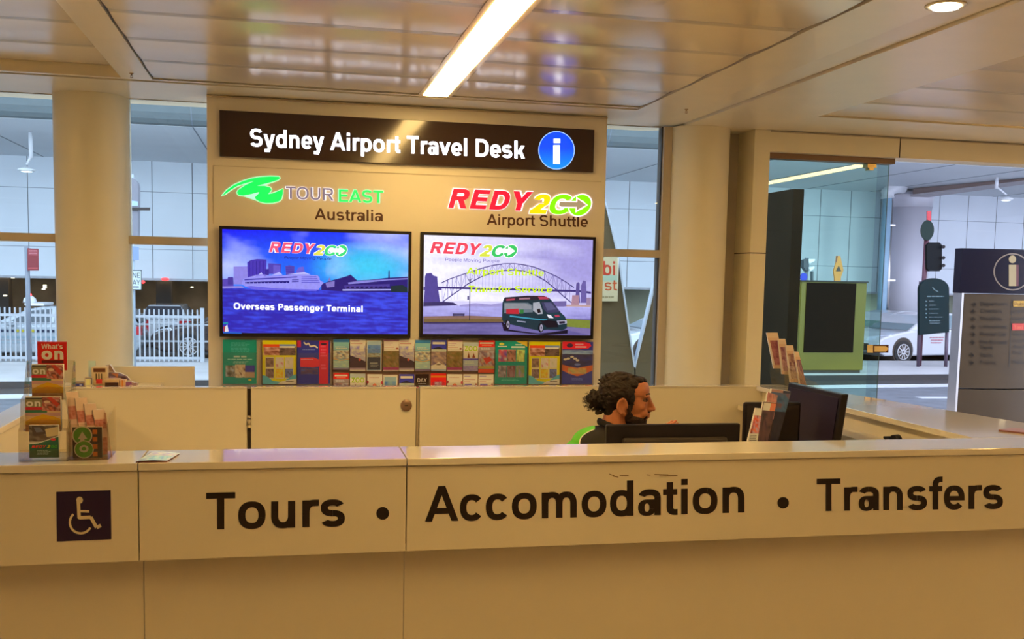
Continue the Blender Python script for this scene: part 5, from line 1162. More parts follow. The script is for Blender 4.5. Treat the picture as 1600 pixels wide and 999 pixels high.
px_prism([(197, 384), (216.5, 386), (216.5, 406.5), (197, 406.5)], 18.93, 18.96, mat('blue_sign_plate', (.20, .28, .62), .5), 'blue_plate', t)
q = Deck(on_wall(18.90)); q.rect(184, 422, 221.5, 453.5, '1c2428'); q.rect(185, 423.3, 220.3, 452.3, 'c0ccd4'); q.text('ONE', (200, 434), (219, 434.5), 8, '1c2428', bold=.01); q.text('WAY', (199, 445), (219, 445.5), 8, '1c2428', bold=.01); q.rect(200, 447.5, 217, 449.5, '1c2428'); q.build('one_way_face', M['vinyl'], t)
a, b = at(184, 422, 18.91), at(221.5, 453.5, 18.91); k = MB(); k.box(a.x, b.x, 18.905, 18.93, b.z, a.z, M['steel']); k.build('one_way_plate', t)
def street_lamp(label, x, y, Y, dx):
    h = at(x, y, Y); t = thing('street_lamp', label, 'street lamp', (h.x+dx, Y, GZ)); zz = 4.75
    k = MB(); k.cyl((h.x+dx, Y, h.z+.25), (h.x+dx, Y, 4.9), .05, wp, .05, 20); k.build('drop_tube', t)
    k = MB(); k.lathe((h.x, Y, h.z-.05), [(.06, -.04), (.17, -.02), (.21, .01), (.18, .04), (.07, .08)], mat('white_lamp_shell', (.85, .88, .9), .3), 32); k.build('lamp_head', t)
    k = MB(); k.tube([(h.x, Y, h.z+.08), (h.x+dx*.5, Y, h.z+.2), (h.x+dx, Y, h.z+.3)], .03, wp, 12); k.build('arm', t)
    k = MB(); k.lathe((h.x, Y, h.z-.095), [(.08, 0), (.12, .006)], mat('lamp_glass_lit', (1, 1, 1), emit=(.9, 1, 1), es=2.5), 28); k.build('lamp_glass', t)
street_lamp('white dish shaped street lamp hanging under the canopy, seen through the left window', 42, 263, 27, .1)
street_lamp('white street lamp above the info totem', 1572, 309, 27, -.35)
# diamond sign and camera cluster behind the display cabinet
p = at(1311, 405, 24.2); t = thing('warning_sign', 'narrow orange warning sign with dark triangle above the display cabinet', 'sign', (p.x, 24.2, GZ+.13)); pole(t, p.x, 24.28, GZ+.13, p.z+.02, .04)
px_prism([(1307, 400), (1313, 400), (1318, 422), (1314, 434), (1313, 450), (1304.5, 450), (1304, 434), (1302.5, 424), (1306.5, 410)], 24.2, 24.24, mat('orange_sign', (.62, .26, .05), .5), 'sign_plate', t)
q = Deck(on_wall(24.195)); q.poly([(1310.5, 415), (1314.5, 424), (1306, 424)], '3c3430'); q.poly([(1307, 400), (1309, 400), (1307, 410), (1306, 410)], '5c2838'); q.build('triangle_mark', M['vinyl'], t)
p = at(1262, 410, 24.2); t = thing('signal_pole', 'dark pole with bracketed lamps and a blue disc left of the orange sign', 'traffic signal', (p.x, 24.2, GZ+.13)); pole(t, p.x, 24.25, GZ+.13, p.z+.12, .05)
px_prism([(1256, 406), (1264, 404), (1264, 420), (1260, 424), (1256, 418)], 24.15, 24.3, mat('dark_signal_box', (.07, .08, .10), .5), 'signal_box', t)
px_prism([(1264, 405), (1273.5, 405), (1273, 408), (1265, 412)], 24.1, 24.4, wp, 'upper_bracket', t); px_prism([(1264, 418), (1272, 416.5), (1273, 419), (1266, 424)], 24.1, 24.4, wp, 'lower_bracket', t)
k = MB(); c_ = at(1256, 433, 24.12); k.lathe((c_.x, 24.12, c_.z), [(.10, 0), (.10, .03)], mat('blue_disc', (.03, .05, .55), .4), 28, axis='y'); k.build('blue_disc', t); px_prism([(1268, 424), (1271, 424), (1271, 442), (1268, 442)], 24.2, 24.26, mat('dark_post2', (.08, .1, .12), .5), 'side_post', t)
p = at(1446, 400, 24.6); t = thing('signal_pole', 'dark pole with round sign back and traffic light, by the steel column', 'traffic signal', (p.x, 24.6, GZ+.13)); pole(t, p.x, 24.6, GZ+.13, at(1450, 345, 24.6).z, .06, mat('maroon_pole', (.10, .03, .05), .5))
k = MB(); c_ = at(1449.5, 360, 24.5); k.lathe((c_.x, 24.5, c_.z), [(.19, 0), (.20, .02), (.19, .04)], mat('dark_green_sign_back', (.02, .035, .03), .6, spec=.1), 32, axis='y'); 
for v_ in k.v: v_.z = c_.z+(v_.z-c_.z)*1.35
k.build('round_sign_back', t)
def rrect(x0, y0, x1, y1, r): 
    return [(x0+r, y0), (x1-r, y0), (x1, y0+r), (x1, y1-r), (x1-r, y1), (x0+r, y1), (x0, y1-r), (x0, y0+r)]
px_prism(rrect(1449, 379, 1472, 424, 4), 24.45, 24.56, mat('black_signal_backboard', (.008, .010, .012), .6, spec=.1), 'backboard', t)
for y_ in (386, 403, 415):
    c_ = at(1474, y_, 24.4); k = MB(); k.cyl((c_.x-.03, 24.35, c_.z), (c_.x+.03, 24.45, c_.z), .045, M['black'], n=14); k.build('visor', t)
px_prism([(1449, 330), (1455, 330), (1455, 345), (1449, 345)], 24.62, 24.66, mat('red_panel', (.5, .04, .05), .5), 'red_panel', t)
t = thing('directory_sign', 'dark green round topped directory sign on two posts in front of the white taxi', 'sign', tuple(at(1460, 573, 24.2)))
top_ = [(1460+23*math.cos(PI*i/14), 452-17*math.sin(PI*i/14)) for i in range(15)]
px_prism([(x_, y_) for x_, y_ in top_]+[(1437, 524), (1483, 519.5)], 24.2, 24.3, mat('dark_green_board', (.005, .018, .02), .5, spec=.12), 'board', t)
q = Deck(on_wall(24.19)); q.line([(1457, 449), (1460, 453), (1466, 456)], 1.6, '4c6468'); words(q, 1446, 1478, 462.5, 465.5, 1, '5c7478', 121)
for i, (yy, xx) in enumerate(((470, 1461), (476.5, 1465), (482.5, 1469), (489, 1467), (495, 1475), (501, 1469), (504.5, 1470))):
    words(q, 1451, xx, yy, yy+2.4, 1, '506468', 122+i)
    if i < 5: q.rect(1446, yy, 1448, yy+2, '5c7478')
q.build('directory_text', M['vinyl'], t)
for x0_, x1_ in ((1440, 1436), (1481, 1479)):
    a, b = at(x0_, 440 if x0_ < 1460 else 520, 24.3), at(x1_, 574, 24.3); k = MB(); k.cyl((b.x, 24.34, GZ+.13), (a.x, 24.34, a.z), .045, mat('plum_post', (.09, .06, .09), .45), n=14); k.build('post', t)

# white picket fence on the island
FY = 25.2
fn = thing('picket_fence', 'white metal picket fence along the traffic island, ending at a square post', 'fence', (-5, FY, GZ+.13))
wm = mat('white_fence_paint', (.36, .385, .42), .4); fx1 = at(316, 500, FY).x; zt = at(300, 484, FY).z
k = MB()
for z_ in (zt-.17, zt-1.24+.1): k.box(-20, fx1, FY-.02, FY+.02, z_-.03, z_+.03, wm)
k.build('rails', fn)
k = MB(); x = fx1-.11
while x > -14: k.box(x-.016, x+.016, FY-.018, FY+.018, zt-1.22, zt, wm); x -= .107
k.build('pickets', fn)
for x in (fx1, fx1-2.3, fx1-4.85): k = MB(); k.box(x-.045, x+.045, FY-.045, FY+.045, GZ+.13, zt+.04, wm); k.build('post', fn)
t = thing('guard_rail', 'white double guard rail running on behind the picket fence', 'rail', (0, 25.7, GZ+.13))
k = MB()
for z_ in (zt-.38, zt-.78): k.box(-20, 4.5, 25.68, 25.72, z_-.02, z_+.02, wm)
k.build('rails', t)
for x in (-9.5, -6.5, -3.7, -.7, 1.8, 4.4): k = MB(); k.box(x-.03, x+.03, 25.72, 25.76, GZ+.13, zt-.36, wm); k.build('post', t)

# ------------------------------------------------------------------ vehicles
tyre = mat('tyre_rubber', (.015, .015, .016), .7); alloy = mat('alloy_wheel', (.6, .6, .62), .3, metal=.8)
def vehicle(label, cat, pos, rz, col, kind='sedan', glass=None, length=4.8, width=1.8, height=1.47, name='car'):
    t = thing(name, label, cat, pos, rz); L = length; W = width/2; H = height
    body = mat(name+'_paint', col, .22, coat=.8, var=.01); gm = mat(name+'_window', glass or (.03, .03, .045), .35, spec=.25)
    if kind == 'sedan':
        low = [(.04, .32), (.0, .50), (.05, .66), (.22, .76), (.75, .88), (1.25, .95), (2.4, .97), (3.6, 1.0), (4.2, 1.06), (4.65, 1.02), (4.78, .82), (4.8, .55), (4.7, .30), (4.5, .22), (.3, .20)]
        gh = [(1.15, .93), (1.60, 1.17), (2.05, 1.39), (2.45, 1.46), (3.0, 1.47), (3.5, 1.40), (3.95, 1.22), (4.35, 1.04)]
        win = [[(1.55, 1.0), (2.15, 1.35), (2.62, 1.40), (2.62, 1.01)], [(2.70, 1.01), (2.70, 1.40), (3.1, 1.40), (3.5, 1.32), (3.72, 1.14), (3.75, 1.03)]]; sc_ = (1.18, .95, 2.06, 1.37)
    elif kind == 'wagon':
        low = [(.04, .32), (.0, .50), (.05, .66), (.22, .76), (.75, .88), (1.25, .95), (2.4, .97), (4.4, 1.0), (4.7, .98), (4.8, .75), (4.8, .45), (4.7, .28), (4.5, .22), (.3, .20)]
        gh = [(1.15, .93), (1.60, 1.17), (2.05, 1.39), (2.4, 1.46), (3.0, 1.48), (4.0, 1.46), (4.5, 1.40), (4.75, .98)]
        win = [[(1.55, 1.0), (2.15, 1.35), (2.62, 1.40), (2.62, 1.01)], [(2.70, 1.01), (2.70, 1.40), (3.5, 1.39), (3.5, 1.02)], [(3.58, 1.02), (3.58, 1.39), (4.35, 1.35), (4.5, 1.04)]]; sc_ = (1.18, .95, 2.06, 1.37)
    else:
        low = [(.04, .32), (.0, .55), (.05, .80), (.35, .92), (.6, .96), (4.7, 1.0), (4.8, .9), (4.8, .4), (4.65, .25), (.3, .22)]
        gh = [(.55, .94), (1.1, 1.35), (1.5, 1.47), (4.6, 1.47), (4.78, .98)]
        win = [[(.95, 1.02), (1.3, 1.34), (1.9, 1.36), (1.9, 1.03)]]; sc_ = (.6, .97, 1.15, 1.36)
    sx = L/4.8; sz = H/1.47; wh = (.95*sx, 3.85*sx)
    low = [(x*sx, z*sz) for x, z in low]; gh = [(x*sx, z*sz) for x, z in gh]
    def yw(z): return W-.02-max(0, z/sz-.95)*.50
    def shell(pts, mt, nm, taper=False, bev=.05):
        k = MB(); n = len(pts); vs = []
        for s_ in (-1, 1): vs += [(x, s_*(yw(z) if taper else W), z) for x, z in pts]
        k.add(vs, [tuple(range(n)), tuple(range(2*n-1, n-1, -1))]+[(i, (i+1) % n, n+(i+1) % n, n+i) for i in range(n)], mt); return k.build(nm, t, world=False, bevel=bev)
    shell(low, body, 'body'); shell(gh, body, 'roof', True, .04)
    for w_ in win:
        k = MB()
        for s_ in (-1, 1):
            vs = [(x*sx, s_*(yw(z*sz)+.008), z*sz) for x, z in w_]; k.add(vs, [tuple(range(len(vs)))], gm)
        k.build('side_window', t, world=False, fix=False)
    x0, z0, x1, z1 = sc_; k = MB(); ya, yb = yw(z0)-.08, yw(z1*sz)-.05
    k.add([(x0*sx-.01, -ya, z0*sz+.012), (x0*sx-.01, ya, z0*sz+.012), (x1*sx-.01, yb, z1*sz+.012), (x1*sx-.01, -yb, z1*sz+.012)], [(0, 1, 2, 3)], gm); k.build('windscreen', t, world=False, fix=False)
    xr_ = gh[-1][0]; xt = gh[-2][0]; k = MB(); k.add([(xr_+.012, -W+.16, gh[-1][1]+.06), (xr_+.012, W-.16, gh[-1][1]+.06), (xt+.03, W-.26, gh[-2][1]-.03), (xt+.03, -W+.26, gh[-2][1]-.03)], [(0, 1, 2, 3)], gm); k.build('rear_window', t, world=False, fix=False)
    for x in wh:
        k = MB(); k.cyl((x, -W-.004, .36), (x, W+.004, .36), .395, M['dark'], n=32); k.build('wheel_arch', t, world=False)
        for s_ in (-1, 1):
            y1 = s_*(W+.03); y0 = s_*(W-.17); k = MB(); k.cyl((x, y0, .33), (x, y1, .33), .33, tyre, n=36); wo = k.build('wheel', t, world=False)
            k = MB(); k.lathe((x, y1, .33), [(.225, 0), (.225, s_*.006), (.20, s_*.008)], M['dark'], 32, axis='y')
            k.lathe((x, y1, .33), [(.235, -.002), (.235, s_*.012), (.215, s_*.012), (.21, 0)], alloy, 32, axis='y')
            for i in range(10):
                a_ = 2*PI*i/10; ca, sa = math.cos(a_), math.sin(a_); y2 = y1+s_*.014
                k.add([(x+.03*ca-.018*sa, y2, .33+.03*sa+.018*ca), (x+.03*ca+.018*sa, y2, .33+.03*sa-.018*ca), (x+.22*ca+.013*sa, y2, .33+.22*sa-.013*ca), (x+.22*ca-.013*sa, y2, .33+.22*sa+.013*ca)], [(0, 1, 2, 3)], alloy)
            k.build('rim', wo, world=False, fix=False)
    hl = mat(name+'_lamp_glass', (.62, .68, .78), .1, coat=1); tl_ = mat(name+'_tail_glass', (.55, .02, .03), .2)
    for s_ in (-1, 1):
        k = MB(); k.add([(.02, s_*(W-.55), .64*sz), (.10, s_*(W-.02), .64*sz), (.55, s_*(W+.006), .78*sz), (.50, s_*(W-.03), .84*sz), (.12, s_*(W-.5), .76*sz)], [(0, 1, 2, 3, 4)], hl); k.build('headlamp', t, world=False, fix=False)
        k = MB(); k.box(L-.10, L+.012, min(s_*(W-.30), s_*(W+.012)), max(s_*(W-.30), s_*(W+.012)), .72*sz, .95*sz, tl_); k.build('tail_lamp', t, world=False, bevel=.01)
        k = MB(); k.box(1.62*sx, 1.80*sx, min(s_*W, s_*(W+.18)), max(s_*W, s_*(W+.18)), .96*sz, 1.08*sz, body); k.build('door_mirror', t, world=False, bevel=.03)
    k = MB(); k.box(-.012, .03, -.5, .5, .36, .56, M['dark']); k.build('grille', t, world=False)
    return t
wh_p = (.58, .60, .64)
# visible wheel at X=17.64 on the near side
def place(front_wheel, Y, rz, W, L=4.8):
    lx, ly = .95*L/4.8, -W/2; return (front_wheel-(lx*math.cos(rz)-ly*math.sin(rz)), Y-(lx*math.sin(rz)+ly*math.cos(rz)), GZ)
rz = .20; c1 = vehicle('white sedan taxi with red door lettering, behind the directory sign', 'car', place(17.65, 27.0, rz, 1.8), rz, wh_p, 'sedan', (.20, .27, .30), name='taxi')
q = Deck(lambda x, y, o: Vector((x, -.915-o, y)))
for i, (z_, x0_, x1_) in enumerate(((.74, 1.95, 2.6), (.66, 2.0, 2.55), (.58, 2.0, 2.5))): words(q, x0_, x1_, z_, z_+.045, 1, 'b04858', 130+i)
q.build('door_lettering', M['vinyl'], c1, world=False)
vehicle('second white car parked just behind the taxi, its green tinted windscreen showing', 'car', (16.75, 29.7, GZ), .20, wh_p, 'sedan', (.18, .30, .26), name='car')
vehicle('pale car seen inside the V of the raking portal', 'car', (8.45, 27.2, GZ), .12, (.62, .66, .72), 'sedan', (.35, .42, .48), name='car')
vehicle('dark brown sedan behind the picket fence, its front wheel showing', 'car', place(-2.45, 27.6, .05, 1.8), .05, (.035, .022, .022), 'sedan', name='car', height=1.42)
va = at(245, 478, 31.5)
v1 = vehicle('white van seen from behind, in front of the dark undercroft', 'van', (-3.80, 31.9, GZ), 0, wh_p, 'van', name='van', length=3.2, width=1.45, height=va.z-GZ+.02)
v1.rotation_euler = (0, 0, PI/2+PI); v1.location = (-3.48, 34.6, GZ)
pw = vehicle('white police wagon with checkered band and roof beacon behind the fence', 'car', (-8.15, 27.9, GZ), .0, (.42, .47, .52), 'wagon', (.10, .12, .14), name='police_wagon', height=1.33, length=4.6)
q = Deck(lambda x, y, o: Vector((x, -.912-o, y)))
q.rect(.4, .56, 4.5, .60, '88a4b4'); q.rect(.3, .44, 4.5, .545, '9cb0bc')
for i in range(36):
    q.rect(.35+i*.115, .70, .35+i*.115+.07, .765, 'c0b030' if (i//4) % 2 else '28324c', same=i > 0)
q.build('checker_band', M['vinyl'], pw, world=False)
k = MB(); k.box(1.85, 2.30, -.55, .55, 1.33, 1.40, wp); k.build('light_bar', pw, world=False, bevel=.02)
k = MB(); k.lathe((1.9, -.2, 1.40), [(.16, 0), (.14, .10), (.06, .17)], wp, 20); bc = k.build('beacon_dome', pw, world=False)
k = MB(); k.lathe((1.9, -.2, 1.57), [(.05, 0), (.04, .06)], rd, 16); k.build('red_cap', bc, world=False)
# ================================================================== SEATED MAN
def skin_mat(name, col, rough=.5, sss=.0): 
    m_ = mat(name, col, rough, var=.06, scale=30, bump=.04, bscale=220); return m_
SK = skin_mat('olive_skin', (.52, .19, .09), .45); HR = mat('dark_brown_hair', (.013, .0045, .0026), .75, var=.5, scale=40, bump=.6, bscale=90)
BE = mat('dark_beard', (.028, .010, .006), .7, var=.4, scale=120, bump=.7, bscale=260)
BK = mat('black_polo_cloth', (.006, .004, .005), .85, var=.15, scale=20, bump=.1, bscale=300); GN = mat('lime_green_cloth', (.10, .52, .02), .75, var=.08, scale=10, bump=.1, bscale=300)
EAR = at(973, 640, 3.90)+Vector((.043, 0, -.004)); EAR.y = 3.98
HS = .01*1.02; HY = -.20
HM = Matrix.Translation(EAR+Vector((0, .075, 0))) @ Matrix.Rotation(HY, 4, 'Z') @ Matrix.Rotation(.04, 4, 'Y') @ Matrix.Scale(HS, 4) @ Matrix.Diagonal((1.10, 1, 1, 1))
def HP(x, y, z): return HM @ Vector((x, y, z))
class Body:
    """soft masses fused into one skin"""
    def __init__(s): s.mb = MB()
    def e(s, c, r, M_=None, rot=None, sub=3):
        bm = bmesh.new(); bmesh.ops.create_icosphere(bm, subdivisions=sub, radius=1); vs = []
        for v in bm.verts:
            p = Vector((v.co.x*r[0], v.co.y*r[1], v.co.z*r[2]))
            if rot: p = rot @ p
            p = p+Vector(c); vs.append(M_ @ p if M_ else p)
        bm.verts.index_update(); s.mb.add(vs, [[v.index for v in f.verts] for f in bm.faces], None, True); bm.free(); return s
    def limb(s, a, b, ra, rb, M_=None, n=8):
        a, b = Vector(a), Vector(b)
        for i in range(n+1):
            t_ = i/n; s.e(a.lerp(b, t_), (ra+(rb-ra)*t_,)*3, M_, sub=2)
        return s
    def fuse(s, name, mt, parent, voxel, smooth=4, keep=None, warp=None):
        o = s.mb.build(name, None)
        rm = o.modifiers.new('r', 'REMESH'); rm.mode = 'VOXEL'; rm.voxel_size = voxel
        sm = o.modifiers.new('s', 'SMOOTH'); sm.iterations = smooth; sm.factor = .5
        bpy.context.view_layer.update(); dg = bpy.context.evaluated_depsgraph_get()
        me = bpy.data.meshes.new_from_object(o.evaluated_get(dg)); old = o.data; o.modifiers.clear(); o.data = me; bpy.data.meshes.remove(old)
        me.materials.clear(); me.materials.append(mt)
        if warp:
            for v in me.vertices: v.co = warp(v.co)
        if keep:
            bm = bmesh.new(); bm.from_mesh(me); bmesh.ops.delete(bm, geom=[v for v in bm.verts if not keep(v.co)], context='VERTS'); bm.to_mesh(me); bm.free()
        for p in me.polygons: p.use_smooth = True
        if parent:
            inv = wmat(parent).inverted(); me.transform(inv); o.parent = parent
        me.name = name; return o
HI = HM.inverted()
def head_masses(B, g=0):
    e = lambda c, r, **k: B.e(c, tuple(x+g for x in r), HM, **k)
    e((.2, 0, 6.0), (8.2, 7.1, 7.2)); e((4.4, 0, 1.4), (5.4, 5.7, 8.0)); e((4.6, 0, 6.6), (5.7, 6.0, 4.9))
    e((4.8, 0, 8.0), (5.2, 5.4, 3.8)); e((9.6, 0, .6), (1.7, 1.1, 2.4)); e((9.6, 0, -.8), (1.6, 1.3, 1.3)); e((4.6, 0, -4.0), (4.6, 5.0, 3.8)); e((7.6, 0, -6.3), (2.2, 2.5, 1.9)); e((1.5, 0, -1.5), (4.5, 6.0, 4.5))
    for s_ in (-1, 1):
        e((8.9, s_*2.6, 4.7), (1.5, 2.4, .9)); e((6.3, s_*3.6, .3), (2.5, 1.7, 1.9)); e((7.4, s_*2.2, -2.4), (2.6, 2.0, 2.2)); e((8.5, s_*2.8, 4.1), (1.35, 1.7, .6)); e((8.3, s_*2.8, 2.0), (1.2, 1.6, .6))
        e((11.1, s_*1.0, -1.1), (.9, .75, .7))
    for i in range(9):
        t_ = i/8; e((10.1+2.0*t_**1.15, 0, 3.7-4.2*t_), (.95, .75+.35*t_, .95))
    e((12.1, 0, -.75), (.95, .95, .85)); e((10.9, 0, -1.3), (1.0, .7, .6))
    e((10.3, 0, -2.75), (1.0, 2.2, .55)); e((10.1, 0, -3.95), (1.0, 2.0, .62)); e((9.2, 0, -3.3), (1.2, 2.6, 1.6)); e((9.0, 0, -5.2), (1.2, 2.0, 1.0))
body = Body(); head_masses(body)
for s_ in (-1, 1):     # ears
    for i in range(16):
        a_ = math.radians(-70+i*20); 
        if i < 13: body.e((-.3-1.7*math.cos(a_)*1.0, s_*(7.6+.30*math.cos(a_)), .6+2.8*math.sin(a_)), (.58, .6, .58), HM, sub=2)
    body.e((-.1, s_*7.0, .5), (1.6, .75, 2.7), HM, sub=2); body.e((.5, s_*7.1, -2.4), (.85, .6, 1.0), HM, sub=2); body.e((-.2, s_*6.2, .3), (1.6, 1.0, 2.0), HM, sub=2)
    body.e((1.5, s_*6.7, .0), (.5, .5, .7), HM, sub=2)
NB = HP(-2.2, 0, -12)
body.limb(HP(-1.0, 0, -2.5), NB, .053, .062, n=8)
# trunk, arms and hands, legs (seated, turned to the right of the picture)
sh = NB+Vector((-.005, 0, -.045)); lean = .06
def TP(x, y, z): return Vector((NB.x+x-.045+z*.02, NB.y+y, NB.z+z+.002))
for z_, w_, d_ in ((-.05, .13, .085), (-.09, .175, .105), (-.14, .185, .12), (-.22, .175, .125), (-.30, .165, .12), (-.38, .155, .115), (-.46, .165, .12), (-.53, .175, .13)):
    body.e(TP(-.01, 0, z_), (d_, w_, .075))
for s_ in (-1, 1):
    S_ = TP(-.0, s_*.185, -.085); E_ = TP(.11, s_*.245, -.34); Wp = TP(.33, s_*.13, -.30) if s_ < 0 else TP(.30, .10, -.17)
    body.limb(S_, E_, .056, .043, n=10); body.limb(E_, Wp, .042, .027, n=10)
    hipv = TP(.03, s_*.09, -.54); kn = hipv+Vector((.42, s_*.06, .03)); an = kn+Vector((.03, 0, -.42))
    an.z = .07; body.limb(hipv, kn, .085, .062, n=10); body.limb(kn, an, .060, .038, n=10); body.limb(an+Vector((0, 0, -.02)), an+Vector((.16, 0, -.035)), .038, .03, n=5)
def hand(w, d, upv, curl, side):
    """palm, four unequal bent fingers and a thumb, fused with the wrist"""
    d = d.normalized(); side = side.normalized(); nrm = d.cross(side).normalized()
    body.e(w+d*.045, (.030, .030, .030)); 
    for i in range(4):
        off = side*(.030-.020*i); base = w+d*.075+off; body.limb(w+d*.02+off*.7, base, .013, .0105, n=5)
        L = (.040, .045, .042, .033)[i]; m1 = base+(d*math.cos(curl*.5)+nrm*math.sin(curl*.5))*L; m2 = m1+(d*math.cos(curl)+nrm*math.sin(curl))*L*.62; m3 = m2+(d*math.cos(curl*1.5)+nrm*math.sin(curl*1.5))*L*.5
        body.limb(base, m1, .0098, .0088, n=5); body.limb(m1, m2, .0088, .008, n=4); body.limb(m2, m3, .008, .007, n=3)
    tb_ = w+d*.022+side*.024; t1_ = tb_+side*.030+d*.022; t2_ = t1_+d*.030+side*.004; body.limb(tb_, t1_, .0135, .0105, n=4); body.limb(t1_, t2_, .0105, .0085, n=4)
# far hand lifted so the fingertips show over the monitor
tip = at(1043, 657, 4.08)
hw = Vector((tip.x-.035, 4.10, tip.z-.150)); body.limb(TP(.30, .10, -.17), hw, .027, .026, n=5)
hand(hw, Vector((.25, 0, 1)), None, .55, Vector((.3, -.9, 0)))
hand(TP(.33, -.13, -.30), Vector((1, .25, -.05)), None, .5, Vector((-.1, .9, .3)))
eyeZ = (8.6, 3.1, 3.15)
def warp(co):
    p = HI @ co
    if p.length < 18 and p.x > 5:
        for s_ in (-1, 1):
            d2 = ((p.y-s_*3.0)/1.9)**2+((p.z-3.0)/1.25)**2
            if d2 < 4: p.x -= .75*math.exp(-d2*1.3)
        return HM @ p
    if abs(p.x) < 1.6 and abs(p.z-.5) < 2.2 and abs(p.y) > 6.0 and p.length < 9:
        d2 = ((p.x+.1)/1.0)**2+((p.z-.4)/1.5)**2; p.y -= math.copysign(.55*math.exp(-d2*1.5), p.y); return HM @ p
    return co
man = body.fuse('person', SK, None, .0036, 3, warp=warp)
tag(man, 'seated man in black and lime polo shirt, dark hair bun and beard, facing right', 'person')
# clothing
ct = Body()
for z_, w_, d_ in ((-.045, .150, .115), (-.085, .20, .145), (-.14, .21, .155), (-.22, .192, .14), (-.30, .182, .135), (-.38, .172, .13), (-.46, .18, .135), (-.53, .188, .145)): ct.e(TP(-.012, 0, z_), (d_, w_, .078))
for s_ in (-1, 1):
    S_ = TP(-.0, s_*.185, -.085); E_ = TP(.11, s_*.245, -.34); ct.limb(S_, S_.lerp(E_, .72), .066, .062, n=8)
ct.e(TP(-.015, 0, -.035), (.085, .10, .06))
sleeve = ct.fuse('polo_shirt', BK, man, .006, 6)
me = sleeve.data; me.materials.append(GN)
def to_px(c):
    v = c-EYE; d_ = v.dot(fwd); return PX+F*v.dot(RT)/d_, PY-F*v.dot(UP)/d_
def seam(y): return 905.5+24*max(0, min(1, (694-y)/23))**2.6
for p in me.polygons:
    u_, v_ = to_px(p.center)
    if u_ < seam(v_) and v_ > 663: p.material_index = 1
# white piping between the two cloths
pp = [(seam(y), y) for y in (671.2, 671.8, 673, 675, 677, 680, 684, 688, 693, 700, 710)]
k = MB(); pts = []
from mathutils.bvhtree import BVHTree
bv = BVHTree.FromPolygons([v.co.copy() for v in me.vertices], [list(p.vertices) for p in me.polygons])
for x_, z_ in pp:
    hit = bv.ray_cast(EYE, ray(x_, z_).normalized())[0]
    if hit: pts.append(hit+Vector((0, -.001, 0)))
if len(pts) > 2: k.tube(pts, .0028, mat('white_piping', (.8, .8, .72), .6), 8); k.build('shirt_piping', man)
cl = Body()
for i in range(60):
    a_ = 2*PI*i/60; c0 = HP(-1.9, 0, -7.0).lerp(NB, .55); cl.e(c0+Vector((.064*math.cos(a_)+.004, .072*math.sin(a_), .004-.026*math.cos(a_))), (.010, .010, .017), sub=2)
cl.fuse('collar', BK, man, .005, 3)
tr = Body()
for s_ in (-1, 1):
    hipv = TP(.03, s_*.09, -.54); kn = hipv+Vector((.42, s_*.06, .03)); an = kn+Vector((.03, 0, -.42)); an.z = .12
    tr.limb(hipv, kn, .097, .072, n=10); tr.limb(kn, an, .070, .055, n=10)
tr.e(TP(.0, 0, -.55), (.14, .185, .09)); tr.fuse('trousers', mat('dark_trousers', (.03, .028, .03), .8), man, .008, 5)
for s_ in (-1, 1):
    hipv = TP(.03, s_*.09, -.54); kn = hipv+Vector((.42, s_*.06, .03)); f_ = Body(); f_.limb((kn.x+.03, kn.y, .055), (kn.x+.20, kn.y, .045), .05, .04, n=6); f_.fuse('shoe', M['blackmatt'], man, .008, 3, keep=lambda co: co.z > .004)
# hair
hr = Body(); e = lambda c, r, **k_: hr.e(c, r, HM, **k_)
e((-1.7, 0, 6.0), (7.1, 7.6, 7.5)); e((.5, 0, 8.1), (6.5, 6.4, 5.3)); e((-3.6, 0, 1.4), (3.9, 6.1, 4.6)); e((-3.6, 0, -2.4), (2.6, 4.4, 3.6)); e((4.0, 0, 10.7), (3.0, 4.2, 2.1)); e((5.9, 0, 11.0), (2.9, 3.6, 1.5)); e((7.6, 0, 10.6), (1.6, 2.8, 1.1))
for s_ in (-1, 1): e((1.2, s_*6.2, 5.6), (2.7, 1.5, 3.0)); e((1.9, s_*5.5, 6.0), (2.1, 1.6, 3.4)); e((2.9, s_*4.5, 9.0), (2.6, 2.1, 2.6)); e((5.2, s_*3.0, 10.8), (2.2, 1.8, 1.5)); e((2.6, s_*5.6, 3.8), (1.9, 1.6, 2.8)); e((2.9, s_*5.5, .6), (1.0, .8, 2.6))
rnd = random.Random(5)
for i in range(150):      # wavy locks swept back over the skull
    u = rnd.uniform(-1, 1); x = rnd.uniform(-8, 6.0); y = u*6.6; rr = 1-((x+.6)/8.5)**2-(y/7.9)**2
    if rr < .02: continue
    z = 6.2+7.3*math.sqrt(rr)
    if x > 3.6: continue
    e((x, y, z), (rnd.uniform(.9, 1.5), .42, .42), rot=Matrix.Rotation(rnd.uniform(-.5, .5), 3, 'Y') @ Matrix.Rotation(rnd.uniform(-.4, .4), 3, 'Z'), sub=2)
for i in range(120):
    x = rnd.uniform(-8, 3.4); z = rnd.uniform(-2.5, 10)
    if x > 1.6 and z < 1: continue
    if -3.4 < x < 3.2 and z < 5.0: continue
    rr = 1-((x+.9)/8.3)**2-((z-5.0)/9.2)**2
    if rr < .02: continue
    for s_ in (-1, 1): e((x, s_*7.65*math.sqrt(rr), z), (1.3, .4, .42), rot=Matrix.Rotation(rnd.uniform(-.3, .7), 3, 'Y'), sub=2)
def bun(n, R, r0_, r1_, B):
    for i in range(n):
        v = Vector((rnd.gauss(0, 1), rnd.gauss(0, 1), rnd.gauss(0, 1))).normalized()*R*rnd.uniform(.55, 1.05)
        B.e((-9.6+v.x*1.0, v.y, 1.7+v.z*1.2), (rnd.uniform(r0_, r1_),)*3, HM, sub=2)
